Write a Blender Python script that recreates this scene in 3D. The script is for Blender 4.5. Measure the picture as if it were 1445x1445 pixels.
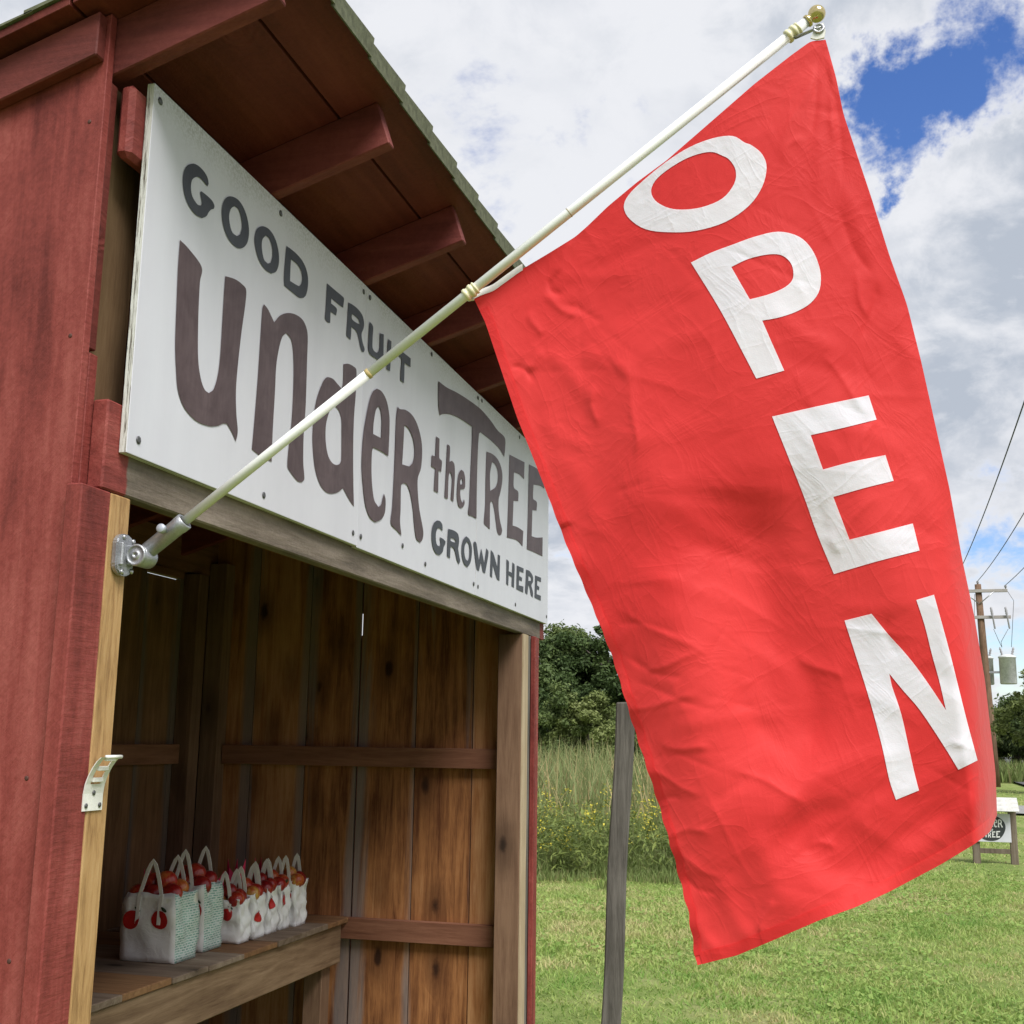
import bpy, bmesh, math, random
import numpy as np
from mathutils import Vector, Matrix

random.seed(7); rng = np.random.default_rng(11)
for o in list(bpy.data.objects): bpy.data.objects.remove(o)
S = bpy.context.scene
COL = S.collection

# ------------------------------------------------------------------ camera
YAW, PITCH, ROLL, FPX = 0.2722, 0.1904, 0.0143, 1666.0
CAM = np.array([-2.0706, -1.4067, 1.5])
def cam_basis():
    cy, sy, cp, sp = math.cos(YAW), math.sin(YAW), math.cos(PITCH), math.sin(PITCH)
    f = np.array([cp*cy, cp*sy, sp]); r = np.array([sy, -cy, 0.]); u = np.cross(r, f)
    c, s = math.cos(ROLL), math.sin(ROLL)
    return c*r+s*u, -s*r+c*u, f
CR, CU, CF = cam_basis()
cd = bpy.data.cameras.new('camera'); cam = bpy.data.objects.new('camera', cd); COL.objects.link(cam)
cd.sensor_width = 36; cd.lens = FPX/1445*36; cd.clip_start = .05; cd.clip_end = 6000
M = Matrix([[CR[i], CU[i], -CF[i], CAM[i]] for i in range(3)] + [[0, 0, 0, 1]]); cam.matrix_world = M
S.camera = cam

# ------------------------------------------------------------------ sky, sun, exposure
SUN_EL, SUN_AZ = math.radians(53), math.radians(222)   # azimuth measured from +x towards +y: behind the photographer
SKY_STRENGTH, CLOUD_STRENGTH, EXPOSURE = .052, .262, 1.72
S.view_settings.view_transform = 'Standard'; S.view_settings.look = 'None'
S.view_settings.exposure = EXPOSURE; S.view_settings.gamma = 1; S.view_settings.use_curve_mapping = False
sd = Vector((math.cos(SUN_EL)*math.cos(SUN_AZ), math.cos(SUN_EL)*math.sin(SUN_AZ), math.sin(SUN_EL)))
sl = bpy.data.lights.new('sun', 'SUN'); so = bpy.data.objects.new('sun', sl); COL.objects.link(so)
sl.energy = 1.5; sl.angle = math.radians(30); sl.color = (1, .985, .96)
so.rotation_euler = sd.to_track_quat('Z', 'Y').to_euler()
W = bpy.data.worlds.new('World'); S.world = W; W.use_nodes = True
wn = W.node_tree; wn.nodes.clear()
S.cycles.max_bounces = 5; S.cycles.diffuse_bounces = 4; S.cycles.glossy_bounces = 2; S.cycles.transmission_bounces = 3; S.cycles.caustics_reflective = False; S.cycles.caustics_refractive = False

class NT:
    """small helper around a node tree"""
    def __init__(s, t): s.t = t
    def n(s, typ, ins=None, **kw):
        nd = s.t.nodes.new(typ)
        for k, v in kw.items(): setattr(nd, k, v)
        for k, v in (ins or {}).items(): s.set(nd, k, v)
        return nd
    def set(s, nd, k, v):
        sock = nd.inputs[k]
        if isinstance(v, bpy.types.NodeSocket): s.t.links.new(v, sock)
        elif isinstance(v, bpy.types.Node): s.t.links.new(v.outputs[0], sock)
        else:
            if sock.type == 'RGBA' and len(v) == 3: v = (*v, 1)
            sock.default_value = v
    def math(s, op, a, b=None, c=None, clamp=False):
        i = {0: a}
        if b is not None: i[1] = b
        if c is not None: i[2] = c
        return s.n('ShaderNodeMath', i, operation=op, use_clamp=clamp).outputs[0]
    def vmath(s, op, a, b=None):
        i = {0: a}
        if b is not None: i[1] = b
        nd = s.n('ShaderNodeVectorMath', i, operation=op)
        return nd.outputs[1] if op in ('DOT_PRODUCT', 'LENGTH', 'DISTANCE') else nd.outputs[0]
    def ramp(s, fac, stops, interp='LINEAR'):
        nd = s.n('ShaderNodeValToRGB', {0: fac}); cr = nd.color_ramp; cr.interpolation = interp
        while len(cr.elements) < len(stops): cr.elements.new(.5)
        for e, (p, c) in zip(cr.elements, stops):
            e.position = p; e.color = (*c, 1) if not isinstance(c, (int, float)) else (c, c, c, 1)
        return nd.outputs[0]
    def mix(s, fac, a, b, blend='MIX'):
        nd = s.n('ShaderNodeMix', data_type='RGBA', blend_type=blend)
        s.set(nd, 0, fac); s.set(nd, 6, a); s.set(nd, 7, b)
        return nd.outputs[2]
    def noise(s, vec, scale, detail=4, rough=.55, dist=0, lac=2):
        return s.n('ShaderNodeTexNoise', {'Vector': vec, 'Scale': scale, 'Detail': detail, 'Roughness': rough, 'Distortion': dist, 'Lacunarity': lac}).outputs[0]
    def mapr(s, v, a, b, c=0., d=1., smooth=True):
        nd = s.n('ShaderNodeMapRange', {0: v, 1: a, 2: b, 3: c, 4: d}); nd.interpolation_type = 'SMOOTHSTEP' if smooth else 'LINEAR'
        return nd.outputs[0]

w = NT(wn)
tc = w.n('ShaderNodeTexCoord').outputs['Generated']
sky = w.n('ShaderNodeTexSky', sky_type='NISHITA', sun_disc=False, sun_elevation=SUN_EL, sun_rotation=math.pi/2-SUN_AZ, altitude=200, air_density=1.0, dust_density=.6, ozone_density=2.2)
sep = w.n('ShaderNodeSeparateXYZ', {0: tc})
den = w.math('ADD', w.math('MAXIMUM', sep.outputs[2], .0), .38)
pv = w.n('ShaderNodeCombineXYZ', {0: w.math('DIVIDE', sep.outputs[0], den), 1: w.math('DIVIDE', sep.outputs[1], den), 2: 3.7}).outputs[0]
big = w.noise(pv, 1.7, 4, .52, .25)
fine = w.noise(pv, 6.5, 7, .63, .35)
puff = w.noise(pv, 16., 4, .6, .2)
cov = w.math('ADD', w.math('MULTIPLY_ADD', big, .62, -.31), w.math('ADD', w.math('MULTIPLY_ADD', fine, .85, -.425), w.math('MULTIPLY_ADD', puff, .34, -.17)))
cov = w.math('ADD', cov, .755)
warp = w.vmath('MULTIPLY', w.vmath('SUBTRACT', w.n('ShaderNodeTexNoise', {'Vector': tc, 'Scale': 11., 'Detail': 6., 'Roughness': .66}).outputs[1], (.5, .5, .5)), (.17, .17, .17))
tw = w.vmath('ADD', tc, warp)
def lobe(d, size, amt):       # a gap in the cloud deck around a direction
    dist = w.vmath('DISTANCE', tw, tuple(d))
    return w.mapr(dist, 0., size, amt, 0.)
holes = w.math('ADD', lobe((.8795, -.052, .473), .085, .36), lobe((.858, -.092, .505), .09, .33))
holes = w.math('ADD', holes, w.math('ADD', lobe((.902, -.045, .43), .035, .2), lobe((.983, -.16, .09), .13, .3)))
cov = w.math('SUBTRACT', cov, holes)
mask = w.mapr(cov, .40, .66)
sh = w.noise(pv, 2.3, 4, .58, .4)
shade = w.mapr(w.math('ADD', w.math('MULTIPLY', sh, .52), w.math('MULTIPLY', fine, .48)), .41, .585)
thick = w.mapr(cov, .56, .80)
sv = w.math('MULTIPLY', w.math('SUBTRACT', 1.0, shade), thick)
und = w.mapr(w.vmath('DISTANCE', tw, (.955, -.135, .275)), 0., .11, .22, 0.)      # grey underside of the bank at right
sv = w.math('MINIMUM', w.math('ADD', w.math('MULTIPLY', sv, 1.15), w.math('MULTIPLY', und, w.math('MULTIPLY_ADD', fine, 1.2, .2))), 1.0)
ccol = w.mix(sv, (.985, 1.0, 1.05), (.57, .63, .73))
cbg = w.n('ShaderNodeBackground', {0: ccol, 1: CLOUD_STRENGTH})
skc = w.n('ShaderNodeHueSaturation', {'Hue': .515, 'Saturation': 1.25, 'Color': sky.outputs[0]})
sbg = w.n('ShaderNodeBackground', {0: skc, 1: SKY_STRENGTH})
wm = w.n('ShaderNodeMixShader', {0: mask, 1: sbg, 2: cbg})
w.n('ShaderNodeOutputWorld', {0: wm})

# ------------------------------------------------------------------ pixel -> place helpers (a pixel gives a direction, the plane gives the distance)
def ray(px): return CF + (px[0]-722.5)/FPX*CR - (px[1]-722.5)/FPX*CU
def on(px, axis, val):
    d = ray(px); return CAM + d*((val-CAM[axis])/d[axis])

# ------------------------------------------------------------------ object helpers
def link(o, parent=None):
    COL.objects.link(o)
    if parent is not None: o.parent = parent
    return o
def tag(o, label, cat, group=None):
    o['label'] = label; o['category'] = cat
    if group: o['group'] = group
    return o
def kind(o, k): o['kind'] = k; return o
def thing(name, label, cat, loc=(0, 0, 0), group=None):
    o = bpy.data.objects.new(name, None); o.location = loc; o.empty_display_size = .1
    return tag(link(o), label, cat, group)
def place(o, parent):
    """parent a world-space object under an Empty that only carries a location"""
    o.parent = parent
    o.location = o.location - parent.matrix_basis.translation
    return o
def mesh(name, v, f, mats, parent=None, smooth=False, midx=None, origin=None):
    v = np.asarray(v, float)
    if origin is None: origin = (0, 0, 0)
    me = bpy.data.meshes.new(name)
    if isinstance(f, np.ndarray):
        v32 = (v-np.asarray(origin)).astype(np.float32); k = f.shape[1]
        me.vertices.add(len(v32)); me.vertices.foreach_set('co', v32.ravel())
        me.loops.add(f.size); me.loops.foreach_set('vertex_index', f.astype(np.int32).ravel())
        me.polygons.add(len(f)); me.polygons.foreach_set('loop_start', np.arange(0, f.size, k, dtype=np.int32))
        me.polygons.foreach_set('loop_total', np.full(len(f), k, dtype=np.int32))
        me.update(calc_edges=True)
    else:
        me.from_pydata([tuple(p) for p in (v-np.asarray(origin))], [], f); me.update()
    for m in (mats if isinstance(mats, (list, tuple)) else [mats]): me.materials.append(m)
    if midx is not None: me.polygons.foreach_set('material_index', np.asarray(midx, np.int32))
    if smooth: me.polygons.foreach_set('use_smooth', np.ones(len(me.polygons), bool))
    o = bpy.data.objects.new(name, me); o.location = origin; COL.objects.link(o)
    if parent is not None: place(o, parent)
    return o
def bm_obj(name, bm, mats, parent=None, loc=(0, 0, 0), smooth=False):
    me = bpy.data.meshes.new(name); bm.to_mesh(me); bm.free()
    for m in (mats if isinstance(mats, (list, tuple)) else [mats]): me.materials.append(m)
    if smooth: me.polygons.foreach_set('use_smooth', np.ones(len(me.polygons), bool))
    o = bpy.data.objects.new(name, me); o.location = loc; COL.objects.link(o)
    if parent is not None: place(o, parent)
    return o
def box(name, x0, x1, y0, y1, z0, z1, mat, parent=None, bev=.002, rot=None, wob=0):
    sx, sy, sz = x1-x0, y1-y0, z1-z0
    bm = bmesh.new(); bmesh.ops.create_cube(bm, size=1)
    for v in bm.verts: v.co = Vector((v.co.x*sx, v.co.y*sy, v.co.z*sz)) + Vector([random.uniform(-wob, wob) for _ in range(3)])
    if bev: bmesh.ops.bevel(bm, geom=bm.edges[:], offset=min(bev, .3*min(sx, sy, sz)), segments=1, affect='EDGES')
    o = bm_obj(name, bm, mat, parent, ((x0+x1)/2, (y0+y1)/2, (z0+z1)/2))
    if rot: o.rotation_euler = rot
    return o
def prism(name, poly, axis, a0, a1, mat, parent=None, bev=.0015):
    """extrude a polygon given in the two other axes along axis"""
    ax = [i for i in range(3) if i != axis]
    pts = np.zeros((len(poly)*2, 3)); n = len(poly)
    for i, p in enumerate(poly):
        for k, a in ((0, a0), (1, a1)):
            pts[i+k*n, ax[0]] = p[0]; pts[i+k*n, ax[1]] = p[1]; pts[i+k*n, axis] = a
    c = (pts.min(0)+pts.max(0))/2
    bm = bmesh.new(); vs = [bm.verts.new(p-c) for p in pts]
    bm.faces.new(vs[:n]); bm.faces.new(vs[n:][::-1])
    for i in range(n): bm.faces.new((vs[i], vs[i+n], vs[(i+1) % n+n], vs[(i+1) % n]))
    bmesh.ops.recalc_face_normals(bm, faces=bm.faces[:])
    if bev: bmesh.ops.bevel(bm, geom=bm.edges[:], offset=bev, segments=1, affect='EDGES')
    return bm_obj(name, bm, mat, parent, c)
def tube(pts, radii, seg=8, cap=True):
    pts = [np.asarray(p, float) for p in pts]; V = []; F = []
    n = len(pts)
    if np.isscalar(radii): radii = [radii]*n
    t0 = pts[1]-pts[0]; ref = np.array([0, 0, 1.]) if abs(t0[2]) < .9*np.linalg.norm(t0) else np.array([1., 0, 0])
    for i, p in enumerate(pts):
        t = pts[min(i+1, n-1)]-pts[max(i-1, 0)]; t = t/np.linalg.norm(t)
        a = np.cross(t, ref); a /= np.linalg.norm(a); b = np.cross(t, a); ref = np.cross(a, t)
        for k in range(seg):
            an = 2*math.pi*k/seg; V.append(p+radii[i]*(math.cos(an)*a+math.sin(an)*b))
    for i in range(n-1):
        for k in range(seg):
            k2 = (k+1) % seg; F.append((i*seg+k, i*seg+k2, (i+1)*seg+k2, (i+1)*seg+k))
    if cap: F.append(tuple(range(seg))[::-1]); F.append(tuple((n-1)*seg+k for k in range(seg)))
    return V, F
def merge(parts):
    V, F = [], []
    for v, f in parts:
        o = len(V); V += list(v); F += [tuple(i+o for i in q) for q in f]
    return V, F
def tube_obj(name, pts, radii, mat, parent=None, seg=10, smooth=True):
    v, f = tube(pts, radii, seg); return mesh(name, v, f, mat, parent, smooth, origin=np.mean(np.asarray(pts, float), 0))
def lathe(profile, seg=16):
    V, F = [], []
    for r, z in profile:
        for k in range(seg):
            a = 2*math.pi*k/seg; V.append((r*math.cos(a), r*math.sin(a), z))
    for i in range(len(profile)-1):
        for k in range(seg):
            k2 = (k+1) % seg; F.append((i*seg+k, i*seg+k2, (i+1)*seg+k2, (i+1)*seg+k))
    F.append(tuple(range(seg))[::-1]); F.append(tuple((len(profile)-1)*seg+k for k in range(seg)))
    return V, F
def lathe_obj(name, profile, mat, base, direction=(0, 0, 1), parent=None, seg=20, smooth=True):
    v, f = lathe(profile, seg); q = Vector(direction).to_track_quat('Z', 'Y')
    v = [np.array(q @ Vector(p))+np.asarray(base) for p in v]
    return mesh(name, v, f, mat, parent, smooth, origin=base)

# ------------------------------------------------------------------ materials
MATS = {}
def new_mat(name):
    m = bpy.data.materials.new(name); m.use_nodes = True; m.node_tree.nodes.clear(); return m, NT(m.node_tree)
def finish(t, color, rough=.7, bump=None, bstr=.3, bdist=.004, spec=.35, metal=0., extra=None):
    p = t.n('ShaderNodeBsdfPrincipled')
    t.set(p, 'Base Color', color); t.set(p, 'Roughness', rough); t.set(p, 'Specular IOR Level', spec); t.set(p, 'Metallic', metal)
    if bump is not None:
        b = t.n('ShaderNodeBump', {'Height': bump, 'Strength': bstr, 'Distance': bdist}); t.set(p, 'Normal', b.outputs[0])
    out = p.outputs[0]
    if extra: out = extra(p)
    t.n('ShaderNodeOutputMaterial', {0: out}); return p
def coords(t, axis, stretch=14.):
    """object coordinates, stretched along the grain, shifted per board"""
    oc = t.n('ShaderNodeTexCoord').outputs['Object']; rnd = t.n('ShaderNodeObjectInfo').outputs['Random']
    off = t.n('ShaderNodeCombineXYZ', {0: t.math('MULTIPLY', rnd, 37.), 1: t.math('MULTIPLY', rnd, 53.), 2: t.math('MULTIPLY', rnd, 71.)}).outputs[0]
    sc = [1., 1., 1.]; sc[axis] = 1./stretch
    v = t.vmath('MULTIPLY', oc, tuple(sc)); return oc, t.vmath('ADD', v, off), t.vmath('ADD', oc, off), rnd
def wood(name, axis, dark, mid, light, rough=.75, edge=None, edge_axis=1, edge_w=.13, grain=26, knots=True, bstr=.35):
    m, t = new_mat(name); oc, gv, iv, rnd = coords(t, axis)
    warp = t.noise(gv, 5, 3, .5); wv = t.vmath('ADD', gv, t.n('ShaderNodeCombineXYZ', {0: t.math('MULTIPLY', warp, .12), 1: t.math('MULTIPLY', warp, .1), 2: 0.}).outputs[0])
    g = t.noise(wv, grain, 6, .65, .6); fine = t.noise(gv, grain*7, 3, .7)
    blot = t.noise(iv, 3.1, 4, .6)
    f = t.math('ADD', t.math('MULTIPLY', g, .6), t.math('ADD', t.math('MULTIPLY', fine, .2), t.math('MULTIPLY', blot, .25)))
    f = t.math('ADD', f, t.math('MULTIPLY', t.math('SUBTRACT', rnd, .5), .17))
    col = t.ramp(f, [(.36, dark), (.52, mid), (.68, light)])
    h = t.math('ADD', g, t.math('MULTIPLY', fine, .5))
    if knots:
        sc = [5.5, 5.5, 5.5]; sc[axis] = 2.6
        kv = t.vmath('MULTIPLY', iv, tuple(sc))
        vo = t.n('ShaderNodeTexVoronoi', {'Vector': kv, 'Scale': 1.0, 'Randomness': 1.0}); d = vo.outputs['Distance']
        sepc = t.n('ShaderNodeSeparateColor', {0: vo.outputs['Color']})
        on_ = t.mapr(sepc.outputs[0], .52, .56)
        wob_ = t.math('ADD', d, t.math('MULTIPLY', t.math('SUBTRACT', t.noise(iv, 30, 3), .5), .09))
        k = t.math('MULTIPLY', t.mapr(wob_, .06, .15, 1., 0.), on_)
        halo = t.math('MULTIPLY', t.mapr(wob_, .1, .5, .6, 0.), on_)
        col = t.mix(halo, col, tuple(c*.62 for c in dark)); col = t.mix(k, col, tuple(c*.28 for c in dark))
    if edge:
        s = t.n('ShaderNodeSeparateXYZ', {0: oc}); a = t.math('ABSOLUTE', s.outputs[edge_axis])
        nn = t.noise(gv, 4, 5, .62, .8)
        e = t.mapr(t.math('ADD', a, t.math('MULTIPLY', t.math('SUBTRACT', nn, .5), .38)), edge_w-.03, edge_w+.02)
        col = t.mix(t.math('MULTIPLY', e, .72), col, t.mix(fine, tuple(c*.7 for c in edge), edge))
    finish(t, col, rough, h, bstr, .004, .25); return m
def paint(name, axis, dark, mid, light, saw=True, ends=None, wood_cols=None):
    m, t = new_mat(name); oc, gv, iv, rnd = coords(t, axis, 9)
    g = t.noise(gv, 22, 6, .65, .4); big = t.noise(t.vmath('MULTIPLY', gv, tuple(.35 if k == axis else 1. for k in range(3))), 9, 5, .65); sp = t.noise(iv, 70, 4, .7); blot = t.noise(iv, 2.2, 4, .6)
    f = t.math('ADD', t.math('MULTIPLY', g, .3), t.math('ADD', t.math('MULTIPLY', blot, .30), t.math('ADD', t.math('MULTIPLY', sp, .14), t.math('MULTIPLY', big, .34))))
    col = t.ramp(f, [(.44, dark), (.54, mid), (.65, light)])
    chip = t.math('MULTIPLY', t.mapr(t.noise(iv, 55, 5, .75), .70, .76), .35)
    col = t.mix(chip, col, tuple(min(1, c*1.5+.07) for c in light))
    # rough-sawn marks run slanted across the grain
    rot = t.n('ShaderNodeMapping', {'Vector': iv, 'Rotation': (.9, .0, .6), 'Scale': (1, 1, 1)}).outputs[0]
    sv_ = t.vmath('MULTIPLY', rot, (6., 20., 150.)); saw_n = t.noise(sv_, 1.0, 3, .6)
    h = t.math('ADD', t.math('MULTIPLY', g, .8), t.math('ADD', t.math('MULTIPLY', saw_n, .6 if saw else .15), t.math('MULTIPLY', sp, .4)))
    kv = list((3.2, 3.2, 3.2)); kv[axis] = 1.7
    vo = t.n('ShaderNodeTexVoronoi', {'Vector': t.vmath('MULTIPLY', iv, tuple(kv)), 'Scale': 1.0}); kd = t.math('ADD', vo.outputs['Distance'], t.math('MULTIPLY', t.noise(iv, 25, 3), .05))
    kon = t.mapr(t.n('ShaderNodeSeparateColor', {0: vo.outputs['Color']}).outputs[0], .5, .55)
    rings = t.math('MULTIPLY', t.math('MULTIPLY', t.math('SINE', t.math('MULTIPLY', kd, 150.)), t.mapr(kd, .05, .32, 1., 0.)), kon)
    h = t.math('ADD', h, t.math('MULTIPLY', rings, .22)); col = t.mix(t.math('MULTIPLY', t.math('MULTIPLY', t.mapr(kd, .07, .12, 1., 0.), kon), .55), col, tuple(c*.5 for c in dark))
    if ends:
        s = t.n('ShaderNodeSeparateXYZ', {0: oc}); a = t.math('ADD', t.math('ABSOLUTE', s.outputs[axis]), t.math('MULTIPLY', t.math('SUBTRACT', t.noise(iv, 20, 3), .5), .02))
        wf = t.ramp(t.math('ADD', t.math('MULTIPLY', g, .6), t.math('ADD', t.math('MULTIPLY', sp, .15), t.math('MULTIPLY', blot, .25))), [(.38, wood_cols[0]), (.52, wood_cols[1]), (.66, wood_cols[2])])
        col = t.mix(t.mapr(a, ends-.004, ends+.004), wf, col)
    finish(t, col, .68, h, .62, .005, .3); return m
def flat(name, c, rough=.6, var=.15, scale=8., metal=0., spec=.4, bstr=.1):
    m, t = new_mat(name); oc = t.n('ShaderNodeTexCoord').outputs['Object']
    n = t.noise(oc, scale, 5, .6); n2 = t.noise(oc, scale*9, 3, .6)
    col = t.ramp(t.math('ADD', t.math('MULTIPLY', n, .7), t.math('MULTIPLY', n2, .3)), [(.35, tuple(x*(1-var) for x in c)), (.65, tuple(min(1, x*(1+var)) for x in c))])
    finish(t, col, rough, n2, bstr, .003, spec, metal); return m

RD, RM, RL = (.115, .018, .014), (.22, .041, .033), (.32, .082, .067)
red_z = paint('red_paint_vertical', 2, RD, RM, RL); red_x = paint('red_paint_along', 0, RD, RM, RL)
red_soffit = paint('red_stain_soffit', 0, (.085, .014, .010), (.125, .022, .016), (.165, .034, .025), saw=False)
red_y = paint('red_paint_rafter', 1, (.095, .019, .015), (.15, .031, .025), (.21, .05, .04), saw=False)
lint = paint('lintel_painted_ends', 0, RD, RM, RL, ends=1.77, wood_cols=((.085, .066, .05), (.17, .135, .105), (.27, .22, .18)))
jamb_m = wood('fresh_pine', 2, (.20, .105, .04), (.42, .25, .105), (.52, .345, .165), .65, knots=False, grain=85, bstr=.3)
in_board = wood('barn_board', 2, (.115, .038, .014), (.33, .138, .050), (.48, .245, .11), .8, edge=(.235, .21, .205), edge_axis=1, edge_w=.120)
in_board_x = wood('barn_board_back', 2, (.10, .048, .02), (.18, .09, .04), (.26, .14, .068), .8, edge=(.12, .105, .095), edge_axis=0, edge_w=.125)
girt_y = wood('girt_wood', 1, (.13, .05, .028), (.20, .085, .05), (.27, .125, .075), .75)
girt_x = wood('girt_wood_along', 0, (.13, .055, .028), (.20, .09, .05), (.27, .13, .075), .75)
post_in = wood('stud_wood', 2, (.085, .044, .025), (.15, .083, .05), (.22, .13, .08), .75)
girt_dark = wood('stud_dark', 2, (.075, .042, .020), (.14, .082, .040), (.20, .125, .065), .8)
strip_m = wood('pale_strip', 2, (.35, .26, .16), (.46, .36, .24), (.55, .45, .32), .7, knots=False)
grey_z = wood('weathered_grey', 2, (.075, .068, .058), (.135, .123, .108), (.205, .188, .165), .85, knots=False, grain=40, bstr=.6)
apron_m = wood('counter_board', 0, (.11, .062, .035), (.215, .135, .08), (.32, .215, .135), .75)
plank_m = wood('counter_plank', 1, (.11, .075, .05), (.20, .145, .105), (.29, .225, .17), .75)
plank_b = wood('counter_plank_brown', 1, (.15, .075, .035), (.25, .13, .06), (.34, .20, .10), .75)
shingle = flat('olive_shingle', (.115, .12, .075), .95, .35, 60)
alum = flat('cast_aluminium', (.42, .43, .45), .42, .25, 30, .75, .5, .25)
cream = flat('cream_plastic', (.72, .68, .45), .4, .1, 20)
steel = flat('steel', (.45, .45, .46), .35, .2, 40, .9)
dark_m = flat('screw_dark', (.10, .10, .10), .5, .2, 80, .5)
dark_nail = flat('nail_rust', (.10, .045, .035), .7, .3, 90, .3)
gold = flat('gold_plastic', (.62, .50, .24), .16, .08, 10, .85)
white_p = flat('white_plastic', (.74, .73, .68), .4, .06, 15)

# ------------------------------------------------------------------ ground
def lawn_height(x, y): return .03*np.sin(x*.35+1)*np.cos(y*.4)+.02*np.sin(x*.9+y*.7)
gm, t = new_mat('lawn')
oc = t.n('ShaderNodeTexCoord').outputs['Object']
n1 = t.noise(oc, .55, 5, .6); n2 = t.noise(oc, 3.5, 5, .65); n3 = t.noise(oc, 40, 4, .7)
col = t.ramp(t.math('ADD', t.math('MULTIPLY', n1, .5), t.math('MULTIPLY', n2, .5)), [(.38, (.14, .20, .05)), (.5, (.22, .28, .08)), (.6, (.30, .31, .125)), (.68, (.37, .31, .17))])
col = t.mix(t.math('MULTIPLY', n3, .35), col, (.06, .085, .025))
finish(t, col, .95, n3, .8, .03, .1)
R0 = [0, 4, 6, 8, 10, 12, 14, 17, 20, 25, 30, 40, 55, 80, 120, 200, 400, 800, 1600, 3200]
V = []; F = []; NS = 72
for i, r in enumerate(R0):
    for k in range(NS):
        a = 2*math.pi*k/NS; x, y = r*math.cos(a), r*math.sin(a)
        V.append((x, y, float(lawn_height(x, y)) if r < 60 else 0.0))
for i in range(len(R0)-1):
    for k in range(NS):
        k2 = (k+1) % NS; F.append((i*NS+k, (i+1)*NS+k, (i+1)*NS+k2, i*NS+k2))
ground = kind(mesh('ground', V, F, gm, smooth=True), 'structure')

road_m, t = new_mat('asphalt'); oc = t.n('ShaderNodeTexCoord').outputs['Object']
finish(t, t.ramp(t.noise(oc, 3, 6, .7), [(.3, (.06, .06, .062)), (.7, (.10, .10, .10))]), .9, t.noise(oc, 60, 3), .4, .01)
rv = []; rf = []
for i, x in enumerate(np.linspace(-80, 220, 61)):
    c = -10.6-.0006*(x-20)**2*(1 if x > 20 else .4)
    rv += [(x, c+3.0, .055), (x, c-3.0, .055)]
    if i: rf.append((2*i-2, 2*i-1, 2*i+1, 2*i))
kind(mesh('road', rv, rf, road_m), 'structure')
grav = flat('gravel', (.24, .235, .225), .95, .3, 14)
dv = [(26.2, -7.7, .05), (31.5, -7.7, .05), (30.6, -5.0, .05), (27.0, -4.95, .05)]
kind(mesh('driveway', dv, [(0, 1, 2, 3)], grav), 'structure')

# ------------------------------------------------------------------ the farm stand
SL = .32; ANG = math.atan(SL)                       # roof rises towards the front
def roof_z(y, off=0.): return 3.05-SL*y+off
stand = thing('farm_stand', 'open-fronted red wooden farm stand with sloping shingled roof', 'shed', (0, 0, 0))
XL, XR = -.09, 3.50                                  # outer faces of the two end walls
YB = 1.77
# near end wall: wide vertical boards
ys = [.057, .372, .668, .97, 1.27, 1.52, YB]
for a, b in zip(ys[:-1], ys[1:]):
    prism('wall_board', [(a+.002, .02), (b-.002, .02), (b-.002, roof_z(b)-.004), (a+.002, roof_z(a)-.004)], 0, XL, XL+.022, red_z, stand)
for yb, zs in ((.10, (.35, 1.1, 1.42, 2.3, 2.78)), (.33, (.36, 1.12, 1.40, 2.28, 2.74)), (.42, (.35, 1.1, 1.41))):
    for z in zs: lathe_obj('nail', [(.0042, 0), (.0048, .001), (.003, .0018)], dark_nail, (XL+.0004, yb+random.uniform(-.01, .01), z+random.uniform(-.02, .02)), (-1, 0, 0), stand, 8)
# far end wall: boards seen from inside, gaps between a few
ys = [.02, .30, .588, .885, 1.165, 1.46, YB]
for i, (a, b) in enumerate(zip(ys[:-1], ys[1:])):
    g = .0025 if i != 3 else .0085
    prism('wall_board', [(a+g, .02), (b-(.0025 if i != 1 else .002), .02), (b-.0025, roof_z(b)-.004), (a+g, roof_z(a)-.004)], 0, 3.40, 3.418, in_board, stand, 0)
for yb in (.30, .588, 1.165, 1.46):                  # battens over the joints outside
    prism('batten', [(yb-.03, .03), (yb+.03, .03), (yb+.03, roof_z(yb+.03)-.006), (yb-.03, roof_z(yb-.03)-.006)], 0, 3.424, 3.444, red_z, stand)
prism('batten', [(.855, .03), (.915, .03), (.915, 2.0), (.855, 2.0)], 0, 3.424, 3.444, red_z, stand); prism('batten', [(.855, 2.11), (.915, 2.11), (.915, 2.73), (.855, 2.73)], 0, 3.424, 3.444, red_z, stand)  # unseen outside pieces, added and split to shorten the slit of daylight
# back wall
xs = np.linspace(XL+.024, 3.398, 13)
for i, (a, b) in enumerate(zip(xs[:-1], xs[1:])):
    top = 2.2535 if 2.72 < (a+b)/2 < 3.12 else 2.263
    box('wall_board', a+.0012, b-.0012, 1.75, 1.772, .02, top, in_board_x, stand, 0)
box('back_plate', XL+.03, 3.395, 1.75, 1.79, 2.2652, roof_z(1.79)-.004, girt_x, stand, 0)
box('back_plate', XL+.03, 3.395, 1.707, 1.748, 2.30, roof_z(1.75)-.01, girt_x, stand, 0)
for z0, z1 in ((1.362, 1.455), (.567, .662)):
    box('girt', 3.358, 3.398, .137, 1.60, z0, z1, girt_y, stand)
box('girt', .0, 3.14, 1.708, 1.748, 1.362, 1.455, girt_x, stand)
box('corner_post', 3.31, 3.398, 1.605, 1.70, .02, roof_z(1.7)-.14, post_in, stand)
box('corner_post', 3.145, 3.235, 1.66, 1.748, .02, roof_z(1.748)-.2, post_in, stand)
box('corner_post', -.064, .025, 1.66, 1.748, .02, roof_z(1.748)-.15, post_in, stand)
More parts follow.
